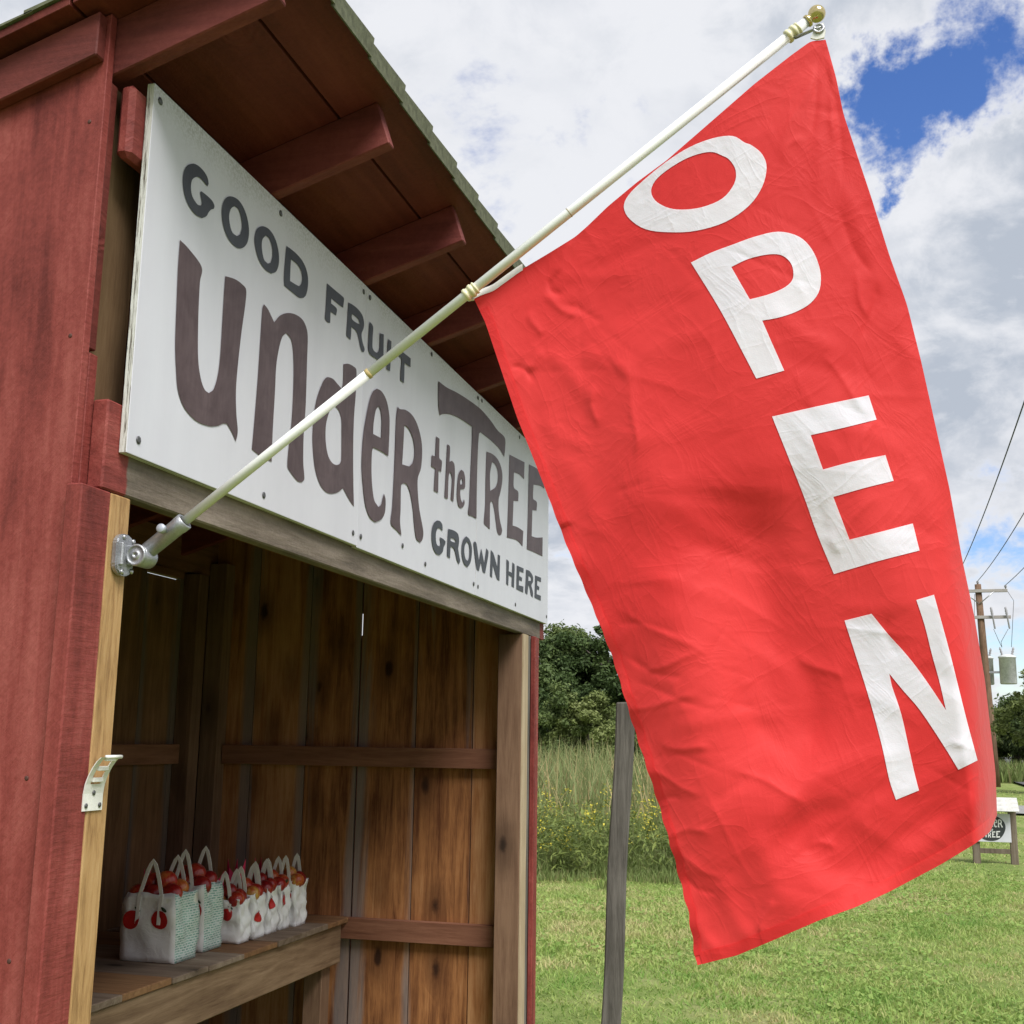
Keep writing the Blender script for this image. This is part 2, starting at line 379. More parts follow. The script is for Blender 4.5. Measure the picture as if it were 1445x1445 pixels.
# near front corner
box('corner_trim', -.11, -.012, .019, .056, .01, 1.985, red_z, stand, .003)
box('jamb', -.010, .060, .020, .108, .01, 1.985, jamb_m, stand, .003)
box('inner_post', -.040, .10, .088, .17, 1.99, 2.90, girt_dark, stand)
box('packing_block', -.066, -.038, .0585, .14, 1.988, 2.27, red_z, stand); box('packing_block', -.066, -.042, .062, .13, 2.28, 2.88, red_soffit, stand)
# far front corner
box('far_post', 3.25, 3.338, .022, .136, .01, 1.985, post_in, stand, .003)
box('pale_strip', 3.252, 3.335, .0125, .0215, .01, 1.985, strip_m, stand, .001)
box('grey_strip', 3.339, 3.399, .019, .12, .01, 1.985, grey_z, stand, .002)
box('corner_trim', 3.43, 3.505, .004, .056, .01, 1.985, red_z, stand, .003)
box('corner_trim', 3.40, 3.4285, -.004, .0185, .01, 1.985, red_z, stand, .003)
# head of the opening
box('lintel', -.046, 3.66, .0195, .057, 1.987, 2.175, lint, stand, .004)
box('lintel_backing', .03, 3.40, .060, .098, 2.0, 2.19, girt_x, stand)
box('top_plate', -.046, 3.62, .0195, .057, 2.715, 2.885, red_x, stand, .012)
# rake trim on the near end wall
yy = (.067, 1.8)
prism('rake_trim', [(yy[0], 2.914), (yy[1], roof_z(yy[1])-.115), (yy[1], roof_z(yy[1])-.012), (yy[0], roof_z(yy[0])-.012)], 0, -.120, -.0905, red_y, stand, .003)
# rafters, square-cut ends
for x1 in (-.028, .606, 1.234, 1.846, 2.455, 3.07, 3.62):
    a = ANG; L0, L1 = -.325, 2.0
    bot0 = (L0, roof_z(L0)-.135); d = np.array([math.cos(a), -math.sin(a)]); nrm = np.array([math.sin(a), math.cos(a)]); hgt = .128
    p0 = np.array(bot0); p3 = p0+nrm*hgt; length = (L1-L0)/math.cos(a)
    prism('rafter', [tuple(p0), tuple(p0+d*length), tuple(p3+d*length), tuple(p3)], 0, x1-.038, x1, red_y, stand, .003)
# roof boards, shingles on top
y = -.335; k = 0
ws = [.160, .29, .27, .29, .28, .30, .28, .30, .27]
for k, wd in enumerate(ws):
    y1 = y+wd
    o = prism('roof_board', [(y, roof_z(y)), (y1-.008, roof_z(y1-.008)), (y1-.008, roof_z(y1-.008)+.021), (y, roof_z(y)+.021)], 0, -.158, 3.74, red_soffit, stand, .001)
    y = y1
YE = y
ny = 14; c0 = -.325
for i in range(ny):                                  # shingle courses, thicker at the lower edge
    a = c0+(YE+.03-c0)*i/ny; b = c0+(YE+.03-c0)*(i+1)/ny+.02
    prism('shingle_course', [(a, roof_z(a)+.0225), (b, roof_z(b)+.0235), (b, roof_z(b)+.0335), (a, roof_z(a)+.026)], 0, -.165, 3.75, shingle, stand, 0)
x = -.165-.12
while x < 3.75:                                      # cap shingles bent over the high front edge, each lapping the next
    x0, x1 = max(x, -.166), min(x+.226, 3.75)
    y0 = -.3375; th = .004
    V = []
    for (xx, lift) in ((x0, .0), (x1, .007)):
        zt = roof_z(y0)+.030+lift
        prof = [(y0-.001-lift*.5, zt-.046-lift*.2), (y0-.003-lift, zt-.004), (y0+.010, zt+.001), (y0+.12, roof_z(y0+.12)+.030+lift),
                (y0+.12, roof_z(y0+.12)+.030+lift+th), (y0+.008, zt+.006), (y0-.008-lift, zt+.002), (y0-.006-lift*.5, zt-.047-lift*.2)]
        V += [(xx, p[0], p[1]) for p in prof]
    n = 8; Fc = [(i, (i+1) % n, (i+1) % n+n, i+n) for i in range(n)]+[tuple(range(n))[::-1], tuple(range(n, 2*n))]
    mesh('cap_shingle', V, Fc, shingle, stand, origin=np.mean(V, 0))
    x += .22
# ------------------------------------------------------------------ sign over the opening
def smooth_poly(pts, n=5, corner=48):
    """round a traced outline, keeping its sharp corners"""
    P = [np.array(p, float) for p in pts]; N = len(P); out = []
    sharp = []
    for i in range(N):
        a = P[i]-P[i-1]; b = P[(i+1) % N]-P[i]
        c = np.dot(a, b)/(np.linalg.norm(a)*np.linalg.norm(b)+1e-9); sharp.append(math.degrees(math.acos(max(-1, min(1, c)))) > corner)
    for i in range(N):
        p0, p1, p2, p3 = P[i-1], P[i], P[(i+1) % N], P[(i+2) % N]
        m1 = np.zeros(2) if sharp[i] else (p2-p0)/2
        m2 = np.zeros(2) if sharp[(i+1) % N] else (p3-p1)/2
        if sharp[i]: m1 = (p2-p1)*.9
        if sharp[(i+1) % N]: m2 = (p2-p1)*.9
        lim = np.linalg.norm(p2-p1)
        m1 = m1*min(1, 1.2*lim/(np.linalg.norm(m1)+1e-9)); m2 = m2*min(1, 1.2*lim/(np.linalg.norm(m2)+1e-9))
        for s in range(n):
            u = s/n; out.append((2*u**3-3*u**2+1)*p1+(u**3-2*u**2+u)*m1+(-2*u**3+3*u**2)*p2+(u**3-u**2)*m2)
    return out
def fill2d(contours):
    """triangulate a 2D outline with holes"""
    cu = bpy.data.curves.new('tmp', 'CURVE'); cu.dimensions = '2D'; cu.fill_mode = 'BOTH'
    for c in contours:
        sp = cu.splines.new('POLY'); sp.points.add(len(c)-1); sp.use_cyclic_u = True
        for p, q in zip(sp.points, c): p.co = (q[0], q[1], 0, 1)
    ob = bpy.data.objects.new('tmp', cu); COL.objects.link(ob)
    dg = bpy.context.evaluated_depsgraph_get(); dg.update()
    me = bpy.data.meshes.new_from_object(ob.evaluated_get(dg))
    v = np.array([p.co[:2] for p in me.vertices]); f = [tuple(p.vertices) for p in me.polygons]
    bpy.data.objects.remove(ob); bpy.data.curves.remove(cu); bpy.data.meshes.remove(me)
    return v, f
ZR = {1: (240, 220, 200/1445), 2: (440, 390, 160/1445), 3: (230, 330, 280/1445), 4: (330, 420, 280/1445), 5: (430, 500, 220/1445),
      6: (600, 520, 190/1445), 7: (600, 610, 190/1445), 8: (600, 720, 180/1445), 'a': (650, 0, 600/1445), 'b': (850, 500, 595/1433)}
def P(s): 
    v = [float(q) for q in s.replace(';', ' ').replace(',', ' ').split()]; return list(zip(v[0::2], v[1::2]))
SIGN = [  # (word, outline view, contours)
 ('dark', 1, ['225,80 175,95 140,150 125,230 130,330 155,440 195,525 255,600 320,635 365,615 385,580 410,550 440,540 447,510 425,460 370,405 312,360 303,375 312,430 320,480 312,505 280,500 240,450 215,390 207,310 220,245 255,217 290,220 325,250 375,312 387,280 375,220 345,165 300,115 260,88']),
 ('dark', 1, ['610,412 560,435 530,500 522,590 535,700 570,810 620,890 680,938 730,940 775,900 797,820 797,720 775,610 735,510 680,440', '650,512 615,540 597,610 605,700 630,780 675,818 710,800 728,730 720,640 695,550']),
 ('dark', 1, ['940,717 885,740 860,810 858,890 880,1000 915,1090 970,1165 1025,1200 1075,1180 1102,1110 1105,1010 1085,900 1050,810 1000,745', '970,812 938,850 930,910 937,990 955,1060 990,1098 1020,1090 1040,1020 1035,930 1010,850']),
 ('dark', 1, ['1182,918 1240,960 1300,1015 1350,1080 1385,1160 1402,1250 1398,1350 1380,1420 1355,1448 1310,1445 1240,1390 1160,1325 1157,1230 1170,1050', '1228,1055 1222,1150 1218,1275 1265,1305 1310,1330 1335,1300 1343,1240 1330,1170 1290,1105']),
 ('dark', 2, ['190,90 295,180 395,265 405,295 393,400 320,345 243,280 240,345 300,395 315,430 303,500 233,450 228,595 195,585 163,540 170,430 180,260']),
 ('dark', 2, ['460,333 520,365 590,425 640,500 660,590 655,660 632,720 630,775 645,850 668,930 655,968 632,960 612,900 590,790 560,700 498,645 495,740 487,810 437,765 437,700 447,560', '505,480 550,510 590,555 608,612 560,590 508,545']),
 ('dark', 2, ['733,578 775,640 770,780 768,900 785,945 820,975 850,950 862,900 865,725 912,740 910,850 908,1000 900,1125 860,1085 800,1040 745,1000 717,930 720,800']),
 ('dark', 2, ['970,800 1010,830 1003,1000 993,1210 950,1185 957,1000']),
 ('dark', 2, ['1063,890 1160,970 1255,1045 1253,1158 1177,1105 1175,1230 1170,1360 1125,1325 1130,1200 1140,1060 1095,1010 1058,975']),
 ('big', 3, ['120,45 180,105 277,240 265,350 255,550 250,800 255,950 275,1070 300,1135 330,1160 365,1130 395,1030 412,900 425,700 440,450 450,308 520,330 570,365 602,408 595,520 570,700 545,920 528,1130 530,1300 540,1420 537,1470 526,1512 500,1450 462,1383 430,1383 395,1398 330,1400 235,1360 150,1265 105,1140 92,1000 85,800 95,500 105,250']),
 ('big', 4, ['215,48 245,85 290,180 335,130 390,112 450,125 500,165 528,230 535,300 530,450 520,780 505,1000 502,1200 510,1320 490,1345 460,1335 415,1280 387,1225 400,1050 420,870 432,600 430,420 415,310 378,258 350,285 325,370 305,500 295,700 280,960 272,1195 200,1160 128,1105 150,850 170,600 190,300 205,80']),
 ('big', 5, ['215,212 260,230 300,275 340,320 352,250 355,92 400,88 445,110 475,145 470,350 452,600 445,900 447,1200 452,1410 410,1350 350,1240 300,1280 235,1292 180,1265 130,1190 90,1050 70,850 70,700 80,560 110,400 160,265 190,220', '270,475 310,520 335,600 338,720 335,980 318,1018 285,1025 245,1000 210,930 190,800 192,660 215,560 240,495']),
 ('big', 5, ['665,318 710,345 755,430 780,560 782,700 772,942 700,895 632,862 620,900 615,1050 620,1200 640,1350 680,1415 705,1390 720,1330 730,1290 745,1340 745,1420 735,1480 705,1530 650,1555 600,1510 560,1400 535,1200 525,1000 540,750 570,560 600,420 630,345', '680,478 700,520 710,620 705,778 630,738 635,640 655,520']),
 ('big', 5, ['858,485 880,508 930,515 990,560 1040,650 1075,780 1085,900 1075,1050 1045,1150 1045,1280 1060,1440 1095,1635 1090,1710 1067,1744 1031,1707 1012,1580 1000,1440 975,1290 945,1210 915,1192 890,1215 885,1440 880,1550 893,1680 850,1630 795,1563 810,1400 830,1000 845,600', '920,655 960,690 1000,780 1015,900 1000,1000 965,1040 900,1020 910,850']),
 ('big', 6, ['115,728 150,755 148,960 175,995 168,1110 140,1090 135,1335 90,1310 105,1075 62,1050 68,930 105,945']),
 ('big', 6, ['235,812 262,840 258,1000 285,990 310,1030 315,1150 300,1430 272,1405 285,1200 275,1130 262,1110 248,1160 240,1400 205,1385 218,1150']),
 ('big', 7, ['385,402 410,425 425,490 425,580 418,608 375,612 372,660 380,720 395,755 405,750 412,715 420,760 405,800 380,815 355,790 338,700 340,600 350,480 365,425', '388,490 398,520 398,555 375,562 372,525']),
 ('big', 6, ['140,137 230,205 330,255 450,330 590,435 700,560 770,660 850,742 855,850 845,950 790,860 700,770 590,685 575,700 560,900 550,1300 547,1612 500,1585 465,1575 458,1540 470,1440 485,1100 500,800 502,625 430,575 350,525 260,490 190,488 155,502 140,400 138,250']),
 ('big', 7, ['655,207 720,235 775,290 810,370 825,460 820,560 800,660 785,720 785,830 800,950 822,1050 812,1100 790,1108 770,1070 755,970 740,850 720,760 702,738 693,780 690,1042 660,1015 627,975 640,780 645,500', '715,320 750,350 775,420 775,520 750,590 695,628 692,450']),
 ('big', 7, ['903,240 980,280 1063,322 1058,505 1010,455 950,430 948,590 995,640 995,740 945,735 935,1000 990,1020 1050,1060 1042,1225 980,1160 875,1130 890,700']),
 ('big', 7, ['1112,345 1190,385 1290,450 1275,605 1230,575 1160,562 1155,710 1195,750 1192,840 1147,835 1140,1115 1190,1130 1258,1128 1255,1332 1170,1290 1088,1255 1100,850']),
 ('dark', 8, ['130,115 165,125 190,165 193,235 160,200 135,205 118,260 118,340 130,390 155,410 170,380 162,305 200,325 228,355 222,385 205,420 195,470 160,508 120,490 85,420 70,320 75,210 95,145']),
 ('dark', 8, ['258,210 320,230 365,265 380,330 375,400 370,440 385,530 392,575 378,612 355,560 335,470 315,425 283,410 278,545 245,520 250,350', '285,312 325,325 350,365 310,360 283,345']),
 ('dark', 8, ['460,295 495,325 522,400 525,490 510,590 475,645 440,610 415,530 410,430 425,340', '470,355 445,400 440,480 455,550 478,575 495,530 500,450 490,380']),
 ('dark', 8, ['560,352 578,380 605,570 630,435 640,470 665,600 690,430 715,480 675,715 650,700 628,590 605,690 580,670 545,370']),
 ('dark', 8, ['740,450 770,490 815,650 820,500 845,515 838,800 810,780 762,620 755,765 730,745']),
 ('dark', 8, ['918,555 945,585 943,690 980,710 985,590 1010,620 1003,880 975,860 978,760 942,735 938,855 915,835']),
 ('dark', 8, ['1035,625 1112,660 1110,710 1065,690 1062,745 1095,765 1092,805 1060,790 1058,850 1110,865 1107,932 1030,895']),
 ('dark', 8, ['1140,672 1180,690 1215,745 1218,810 1200,850 1218,930 1215,990 1195,960 1180,880 1165,845 1155,955 1130,930 1135,800', '1168,740 1195,765 1195,800 1165,800']),
 ('dark', 8, ['1243,738 1310,765 1308,815 1268,795 1265,850 1290,870 1288,905 1262,895 1260,950 1308,970 1306,1025 1236,990'])]
sign_white, t = new_mat('sign_paint'); oc = t.n('ShaderNodeTexCoord').outputs['Object']
sv_ = t.vmath('MULTIPLY', oc, (1., 1., .12)); st = t.noise(sv_, 9, 6, .65); bl = t.noise(oc, 2.5, 5, .6); wv_ = t.noise(oc, 160, 3, .6)
c_ = t.ramp(t.math('ADD', t.math('MULTIPLY', st, .45), t.math('MULTIPLY', bl, .55)), [(.30, (.555, .55, .605)), (.5, (.605, .60, .655)), (.70, (.65, .645, .70))])
s_ = t.n('ShaderNodeSeparateXYZ', {0: oc})       # mildew speckle along the top edge
mil = t.math('MULTIPLY', t.mapr(t.math('ADD', s_.outputs[2], t.math('MULTIPLY', t.math('SUBTRACT', t.noise(oc, 4, 5, .7), .5), .16)), .31, .43), t.mapr(t.noise(oc, 120, 5, .75), .40, .62))
c_ = t.mix(t.math('MULTIPLY', mil, .55), c_, (.22, .22, .17))
finish(t, c_, .5, t.math('ADD', st, t.math('MULTIPLY', wv_, .4)), .12, .003, .4)
ply_edge, t = new_mat('plywood_edge'); oc = t.n('ShaderNodeTexCoord').outputs['Object']
pn = t.noise(t.vmath('MULTIPLY', oc, (1., 420., 9.)), 1, 4, .7); pn2 = t.noise(t.vmath('MULTIPLY', oc, (1., 260., 30.)), 1, 3, .7)
finish(t, t.mix(t.mapr(t.math('ADD', pn, t.math('MULTIPLY', pn2, .3)), .66, .74), (.66, .66, .62), (.14, .12, .10)), .8, pn, .6, .003)
def letter_mat(name, a, b):
    m, t = new_mat(name); oc = t.n('ShaderNodeTexCoord').outputs['Object']
    n = t.noise(oc, 9, 6, .65, .6); n2 = t.noise(t.vmath('MULTIPLY', oc, (3., 1., .4)), 30, 4, .6)
    finish(t, t.ramp(t.math('ADD', t.math('MULTIPLY', n, .7), t.math('MULTIPLY', n2, .3)), [(.36, a), (.64, b)]), .5, n2, .1, .002, .4); return m
let_dark = letter_mat('letter_charcoal', (.022, .026, .033), (.048, .053, .064)); let_big = letter_mat('letter_brown', (.055, .029, .030), (.105, .068, .070))
ZB, SH = 2.0713, .8355
sign = thing('wall_sign', 'long white plywood sign with dark hand-painted lettering above the stand opening', 'sign', (0, 0, ZB))
for i in range(3):
    a, b = i*1.22, (i+1)*1.22-(.0022 if i < 2 else 0)
    dy = .0012*(i == 1)
    o = box('panel', a, b, dy, .0185, ZB-(.004 if i else 0), ZB+SH, [sign_white, ply_edge], sign, .0012)
    for p in o.data.polygons:
        if abs(p.normal.x) > .8 or abs(p.normal.z) > .8: p.material_index = 1
SIGN2D = []
for grp, zv, cons in SIGN:
    x0, y0, sc = ZR[zv]; cc = []
    for c in cons:
        q = [on((x0+a*sc, y0+b*sc), 1, 0.) for a, b in smooth_poly(P(c))]
        cc.append(np.array([(p[0], p[2]) for p in q]))
    SIGN2D.append((grp, cc))
    v, f = fill2d(cc); vv = np.stack([v[:, 0], np.full(len(v), -.0016), v[:, 1]], 1)
    vb = vv.copy(); 
    mesh('letter', vv, f, let_dark if grp == 'dark' else let_big, sign, origin=vv.mean(0))
for x, z in ((.024, 2.876), (.039, 2.107), (.614, 2.879), (1.193, 2.878), (1.246, 2.879), (1.841, 2.884), (2.42, 2.885), (2.475, 2.888), (3.08, 2.884), (3.633, 2.88), (.606, 2.104), (1.185, 2.106), (1.246, 2.105), (1.606, 2.135), (1.836, 2.106), (2.412, 2.11), (2.47, 2.106), (3.045, 2.098), (3.633, 2.104)):
    lathe_obj('screw', [(.008, 0), (.009, .0012), (.005, .0028), (.002, .0022)], dark_m, (x, -.0003, z), (0, -1, 0), sign, 8)

# ------------------------------------------------------------------ flag pole and its holder
PB = np.array([.066, -.010, 1.864]); PT = np.array([.115, -1.408, 2.918])
pd = (PT-PB)/np.linalg.norm(PT-PB)
brk = thing('flagpole_bracket', 'grey cast metal flagpole bracket screwed to the pine jamb', 'bracket', (.05, .02, 1.862))
# base plate with rounded ends
bm = bmesh.new(); pts = []
for s in (1, -1):
    for k in range(7):
        a = math.pi*k/6; pts.append((.031*math.cos(a)*s, s*(.024+.020*math.sin(a))))
vs = [bm.verts.new((p[0], 0, p[1])) for p in pts]; fc = bm.faces.new(vs)
r_ = bmesh.ops.extrude_face_region(bm, geom=[fc]); bmesh.ops.translate(bm, verts=[v for v in r_['geom'] if isinstance(v, bmesh.types.BMVert)], vec=(0, -.014, 0))
bmesh.ops.recalc_face_normals(bm, faces=bm.faces[:]); bmesh.ops.bevel(bm, geom=bm.edges[:], offset=.003, segments=2, affect='EDGES')
bm_obj('base_plate', bm, alum, brk, (.034, .0195, 1.862))
box('ear', .040, .048, -.022, .012, 1.842, 1.884, alum, brk, .004); box('rib', .012, .020, -.001, .008, 1.838, 1.886, alum, brk, .003)
lathe_obj('pivot_disc', [(.012, 0), (.0215, .0005), (.023, .003), (.023, .008), (.019, .0100), (.0182, .0085), (.0095, .0085), (.0085, .0105), (.0035, .0105), (.003, .008)], alum, (.062-.018, -.016, 1.862), (-1, 0, 0), brk, 24)
lathe_obj('pivot_drum', [(.021, -.016), (.0225, -.014), (.0225, .024), (.021, .026)], alum, (.070, -.016, 1.862), (-1, 0, 0), brk, 24)
b0 = PB+pd*.018
lathe_obj('socket', [(.012, -.005), (.0175, 0), (.0178, .082), (.0188, .086), (.0188, .1005), (.0165, .102), (.0135, .101), (.0135, .06), (.0, .06)], alum, b0, pd, brk, 24)
side = np.array([-1., -.12, .12]); side /= np.linalg.norm(side)
lathe_obj('thumb_screw', [(.004, 0), (.004, .016), (.0095, .0165), (.0098, .027), (.008, .029)], flat('screw_grey', (.42, .44, .50), .4, .1, 20, .3), b0+pd*.058+side*.014, side, brk, 16)
for dx, dz in ((-.006, .036), (.016, .031), (-.006, -.036), (.016, -.031)):
    lathe_obj('screw', [(.005, 0), (.006, .002), (.003, .004)], steel, (.034+dx*1.5, .0062, 1.862+dz), (0, -1, 0), brk, 10)
pole = thing('flagpole', 'slim white two-piece flagpole with gold ball slanting out from the stand', 'flagpole', tuple(b0))
pole_m, t = new_mat('pole_paint'); oc = t.n('ShaderNodeTexCoord').outputs['Object']
pn = t.noise(oc, 45, 5, .7); pn2 = t.noise(oc, 5, 4, .6)
finish(t, t.ramp(t.math('ADD', t.math('MULTIPLY', pn, .5), t.math('MULTIPLY', pn2, .5)), [(.28, (.64, .63, .60)), (.42, (.80, .80, .78)), (.7, (.87, .87, .86))]), .35, pn, .08, .002, .5)
L = np.linalg.norm(PT-b0)
def at(s): return b0+(PT-b0)*s
def s_of(pxx):
    ss = np.linspace(0, 1, 4000)[:, None]; d = b0+(PT-b0)*ss-CAM
    return float(ss[np.argmin(np.abs(722.5+FPX*(d@CR)/(d@CF)-pxx)), 0])
S1, S2, S3 = s_of(520), s_of(664), s_of(803)
tube_obj('shaft', [at(.05), at(S1)], .0102, pole_m, pole, 16)
tube_obj('shaft', [at(S1-.003), at(.985)], .0100, pole_m, pole, 16)
lathe_obj('joint_ring', [(.0100, -.004), (.0112, -.003), (.0112, .003), (.0100, .004)], flat('joint_stain', (.50, .38, .17), .5, .3, 60), at(S1), pd, pole, 16)
lathe_obj('joint_ring', [(.0100, -.0015), (.0105, -.001), (.0105, .001), (.0100, .0015)], flat('joint_line', (.45, .40, .32), .5, .3, 60), at(S3), pd, pole, 16)
def collar(s, name):
    lathe_obj(name, [(.0102, -.015), (.0138, -.014), (.0140, -.008), (.0122, -.007), (.0122, -.001), (.0144, 0), (.0144, .006), (.0124, .007), (.0124, .010), (.0138, .011), (.0134, .014), (.0102, .015)], cream, at(s), pd, pole, 20)
collar(S2, 'clip_ring'); collar(.966, 'clip_ring')
lathe_obj('finial', [(.010, -.012), (.0125, -.011), (.0128, -.006), (.0095, -.004), (.0095, -.001)]+[(.0172*math.sin(a), .0135-.0172*math.cos(a)) for a in np.linspace(.75, 3.05, 14)], gold, at(.992), pd, pole, 24)

# ------------------------------------------------------------------ OPEN flag
EDGE = dict(
 top=P('668,420 680,414 696,409 733,382 775,357 812,334 828,320 858,291 899,257 941,226 1003,172 1065,118 1115,79 1144,58 1165,56'),
 left=P('668,420 685,455 700,500 715,545 730,590 747,632 767,683 800,770 846,880 865,929 894,1025 930,1136 952,1213 971,1285 983,1362'),
 bottom=P('983,1362 1039,1348 1087,1328 1159,1297 1207,1280 1255,1258 1327,1220 1375,1191 1397,1174 1407,1150'),
 right=P('1165,56 1180,110 1190,160 1210,220 1230,280 1255,360 1280,430 1300,510 1320,600 1340,690 1358,790 1375,870 1390,960 1398,1030 1405,1090 1407,1150'))
def resample(p, n):
    p = np.array(p, float); d = np.r_[0, np.cumsum(np.linalg.norm(np.diff(p, axis=0), axis=1))]; d /= d[-1]
    x = np.linspace(0, 1, n); q = np.stack([np.interp(x, d, p[:, k]) for k in (0, 1)], 1)
    for _ in range(max(1, n//60)):
        q[1:-1] = (q[:-2]+2*q[1:-1]+q[2:])/4
    return q
NU, NV = 190, 300
eT, eB = resample(EDGE['top'], NU+1), resample(EDGE['bottom'], NU+1); eL, eR = resample(EDGE['left'], NV+1), resample(EDGE['right'], NV+1)
eL = eL+np.stack([1.2*np.sin(np.arange(NV+1)*.55)*np.linspace(0, 1, NV+1)*(np.linspace(0, 1, NV+1) > .3), 0*eL[:, 0]], 1)   # puckered hem
uu, vv = np.meshgrid(np.linspace(0, 1, NU+1), np.linspace(0, 1, NV+1))
def coons():
    u = uu[..., None]; v = vv[..., None]
    ruled = (1-v)*eT[None]+v*eB[None]+(1-u)*eL[:, None]+u*eR[:, None]
    bil = (1-u)*(1-v)*eT[0]+u*(1-v)*eT[-1]+(1-u)*v*eB[0]+u*v*eB[-1]
    return ruled-bil
PIX = coons()
CREASES = [(1050,690,1115,1110,75,-74,0),(1120,1140,1240,1250,56,-48,0),(950,780,1000,1260,62,36,0),(860,450,940,760,60,30,0),(1180,560,1290,900,50,22,0),
   # traced fold lines: x0,y0,x1,y1, half-width px, height mm (signed), sharp
 (1160,75,1100,215,9,5,1),(1163,70,1140,190,9,-6,1),(1166,80,1180,200,7,5,1),(1150,80,1060,185,12,-5,0),(1165,90,1195,260,9,-5,1),(1130,190,1100,225,6,4,1),
 (1163,120,1150,290,10,4,0),(1195,250,1240,420,14,6,0),(1180,300,1230,390,8,-4,1),(1205,385,1225,450,7,5,1),(1235,400,1222,480,7,-5,1),(1270,430,1290,560,14,6,0),
 (780,385,812,340,7,6,1),(772,395,790,420,6,-7,1),(790,395,900,380,10,4,0),(800,400,960,330,10,-3,0),(765,420,820,448,6,5,1),(795,432,850,450,6,-5,1),(748,440,760,475,6,5,1),
 (735,520,770,500,8,6,1),(725,515,755,535,6,-8,1),(770,500,840,560,14,8,0),(835,545,840,600,9,7,1),(870,510,895,560,10,6,0),(893,555,895,640,10,6,1),(820,500,900,520,12,4,0),
 (850,450,990,420,14,-3,0),(900,500,1000,470,12,3,0),(760,590,830,640,12,4,0),(800,640,850,760,16,5,0),(745,560,790,700,14,-4,0),(860,620,1000,600,16,3,0),
 (1080,430,1180,500,12,4,0),(1100,500,1230,540,14,-4,0),(1160,505,1240,600,10,5,1),(1120,560,1200,640,12,-3,0),(1190,600,1280,640,12,4,0),(1230,590,1215,640,6,4,1),
 (1000,680,1130,700,12,3,0),(930,700,1150,830,14,4,0),(960,770,1160,800,12,-4,0),(900,690,1090,720,12,-3,0),(1100,560,1160,850,22,-5,0),(1060,720,1100,930,26,-9,0),
 (900,800,1090,880,14,5,0),(880,860,1000,930,10,5,1),(870,880,960,890,8,-4,1),(905,945,990,925,8,5,1),(890,965,1010,1000,10,-4,1),(1000,880,1120,960,12,4,0),
 (1110,930,1105,1100,24,10,0),(1140,940,1150,1060,18,-7,0),(1030,960,1120,1080,14,-5,0),(950,1020,1110,1010,12,4,0),(930,1050,1000,1060,8,5,1),(1125,925,1190,960,10,5,1),
 (1040,1090,1140,1130,10,6,1),(1000,1130,1080,1090,12,-6,0),(1120,1105,1280,1060,14,5,0),(1190,970,1290,1010,12,4,0),(1150,1150,1260,1110,14,-6,0),(1060,1180,1120,1290,22,9,0),
 (1130,1190,1200,1240,20,-10,0),(1140,1195,1180,1190,8,5,1),(1200,1150,1290,1210,12,4,0),(1010,1240,1060,1330,14,8,0),(1085,1270,1075,1320,9,6,1),(960,1210,1020,1240,10,5,1),
 (980,1290,1010,1350,10,6,0),(1270,1120,1390,1060,16,7,0),(1280,1230,1390,1110,16,9,0),(1260,1200,1340,1130,12,-6,0),(1340,1040,1400,1080,10,5,1),(1290,940,1370,980,14,-4,0),
 (1180,860,1300,850,12,3,0),(1240,740,1340,760,12,-3,0),(1290,660,1330,800,14,4,0),(1170,770,1240,700,8,3,1),(1160,760,1190,775,6,4,1),(1250,870,1260,930,10,-4,1),
 (880,1000,985,985,8,5,1),(885,930,960,960,8,-5,1),(915,1090,990,1120,9,5,1),(925,1130,960,1128,6,-5,1),(945,1180,1000,1170,8,5,1),(960,1240,1010,1262,8,-5,1)]
def billow(u, v, px, py):
    g = .028*np.sin(1.6*math.pi*u+1.1*v*math.pi+.4)*(.3+v)+.010*np.sin(3.1*math.pi*u-1.9*math.pi*v)*v
    g += .018*np.sin(2.3*v*math.pi+4*u+1.)*(1-abs(2*u-1)*.4)
    g += .30*np.clip((u-.88)/.12, 0, 1)**2*np.clip((v-.55)/.45, 0, 1)**1.3         # trailing corner turns away
    g += .020*np.clip(1-u/.06, 0, 1)**2*np.sin(v*60)*.25*(v > .35)                   # puckered side hem
    for x0, y0, x1, y1, wd, amp, shp in CREASES:
        dx, dy = x1-x0, y1-y0; L2 = dx*dx+dy*dy
        t_ = ((px-x0)*dx+(py-y0)*dy)/L2; d = ((px-x0)*dy-(py-y0)*dx)/math.sqrt(L2)
        d = d+4*np.sin(t_*5+x0)
        m = np.clip(t_*3.2+.3, 0, 1)*np.clip((1-t_)*3.2+.3, 0, 1); m = m*m*(3-2*m)
        prof = np.exp(-np.abs(d)/wd) if shp else np.exp(-(d/wd)**2)
        asym = np.where(d > 0, 1., np.exp(-np.abs(d)/wd*.8)) if shp else 1.
        g = g-m*amp*.001*(.72 if shp else .5)*prof*asym
    rr = np.random.default_rng(5)
    for _ in range(130):                                                              # small random creases
        x0, y0 = rr.uniform(680, 1400), rr.uniform(80, 1340); a = rr.normal(.45, .7); ln = rr.uniform(40, 150); wd = rr.uniform(3, 6); amp = rr.uniform(-1.8, 1.8)
        ca, sa = math.cos(a), math.sin(a); t_ = ((px-x0)*ca+(py-y0)*sa)/ln; d = (px-x0)*sa-(py-y0)*ca+5*np.sin(t_*2)
        g = g-.001*amp*np.exp(-t_**2*3)*np.exp(-np.abs(d)/wd)
    return g
XF = .10
def to3d(px, py, g):
    d = CF[None]+((px-722.5)/FPX)[:, None]*CR[None]-((py-722.5)/FPX)[:, None]*CU[None]
    return CAM+d*((XF+.03*0+g-CAM[0])/d[:, 0])[:, None]
pxs, pys = PIX[..., 0].ravel(), PIX[..., 1].ravel()
G = billow(uu.ravel(), vv.ravel(), pxs, pys)
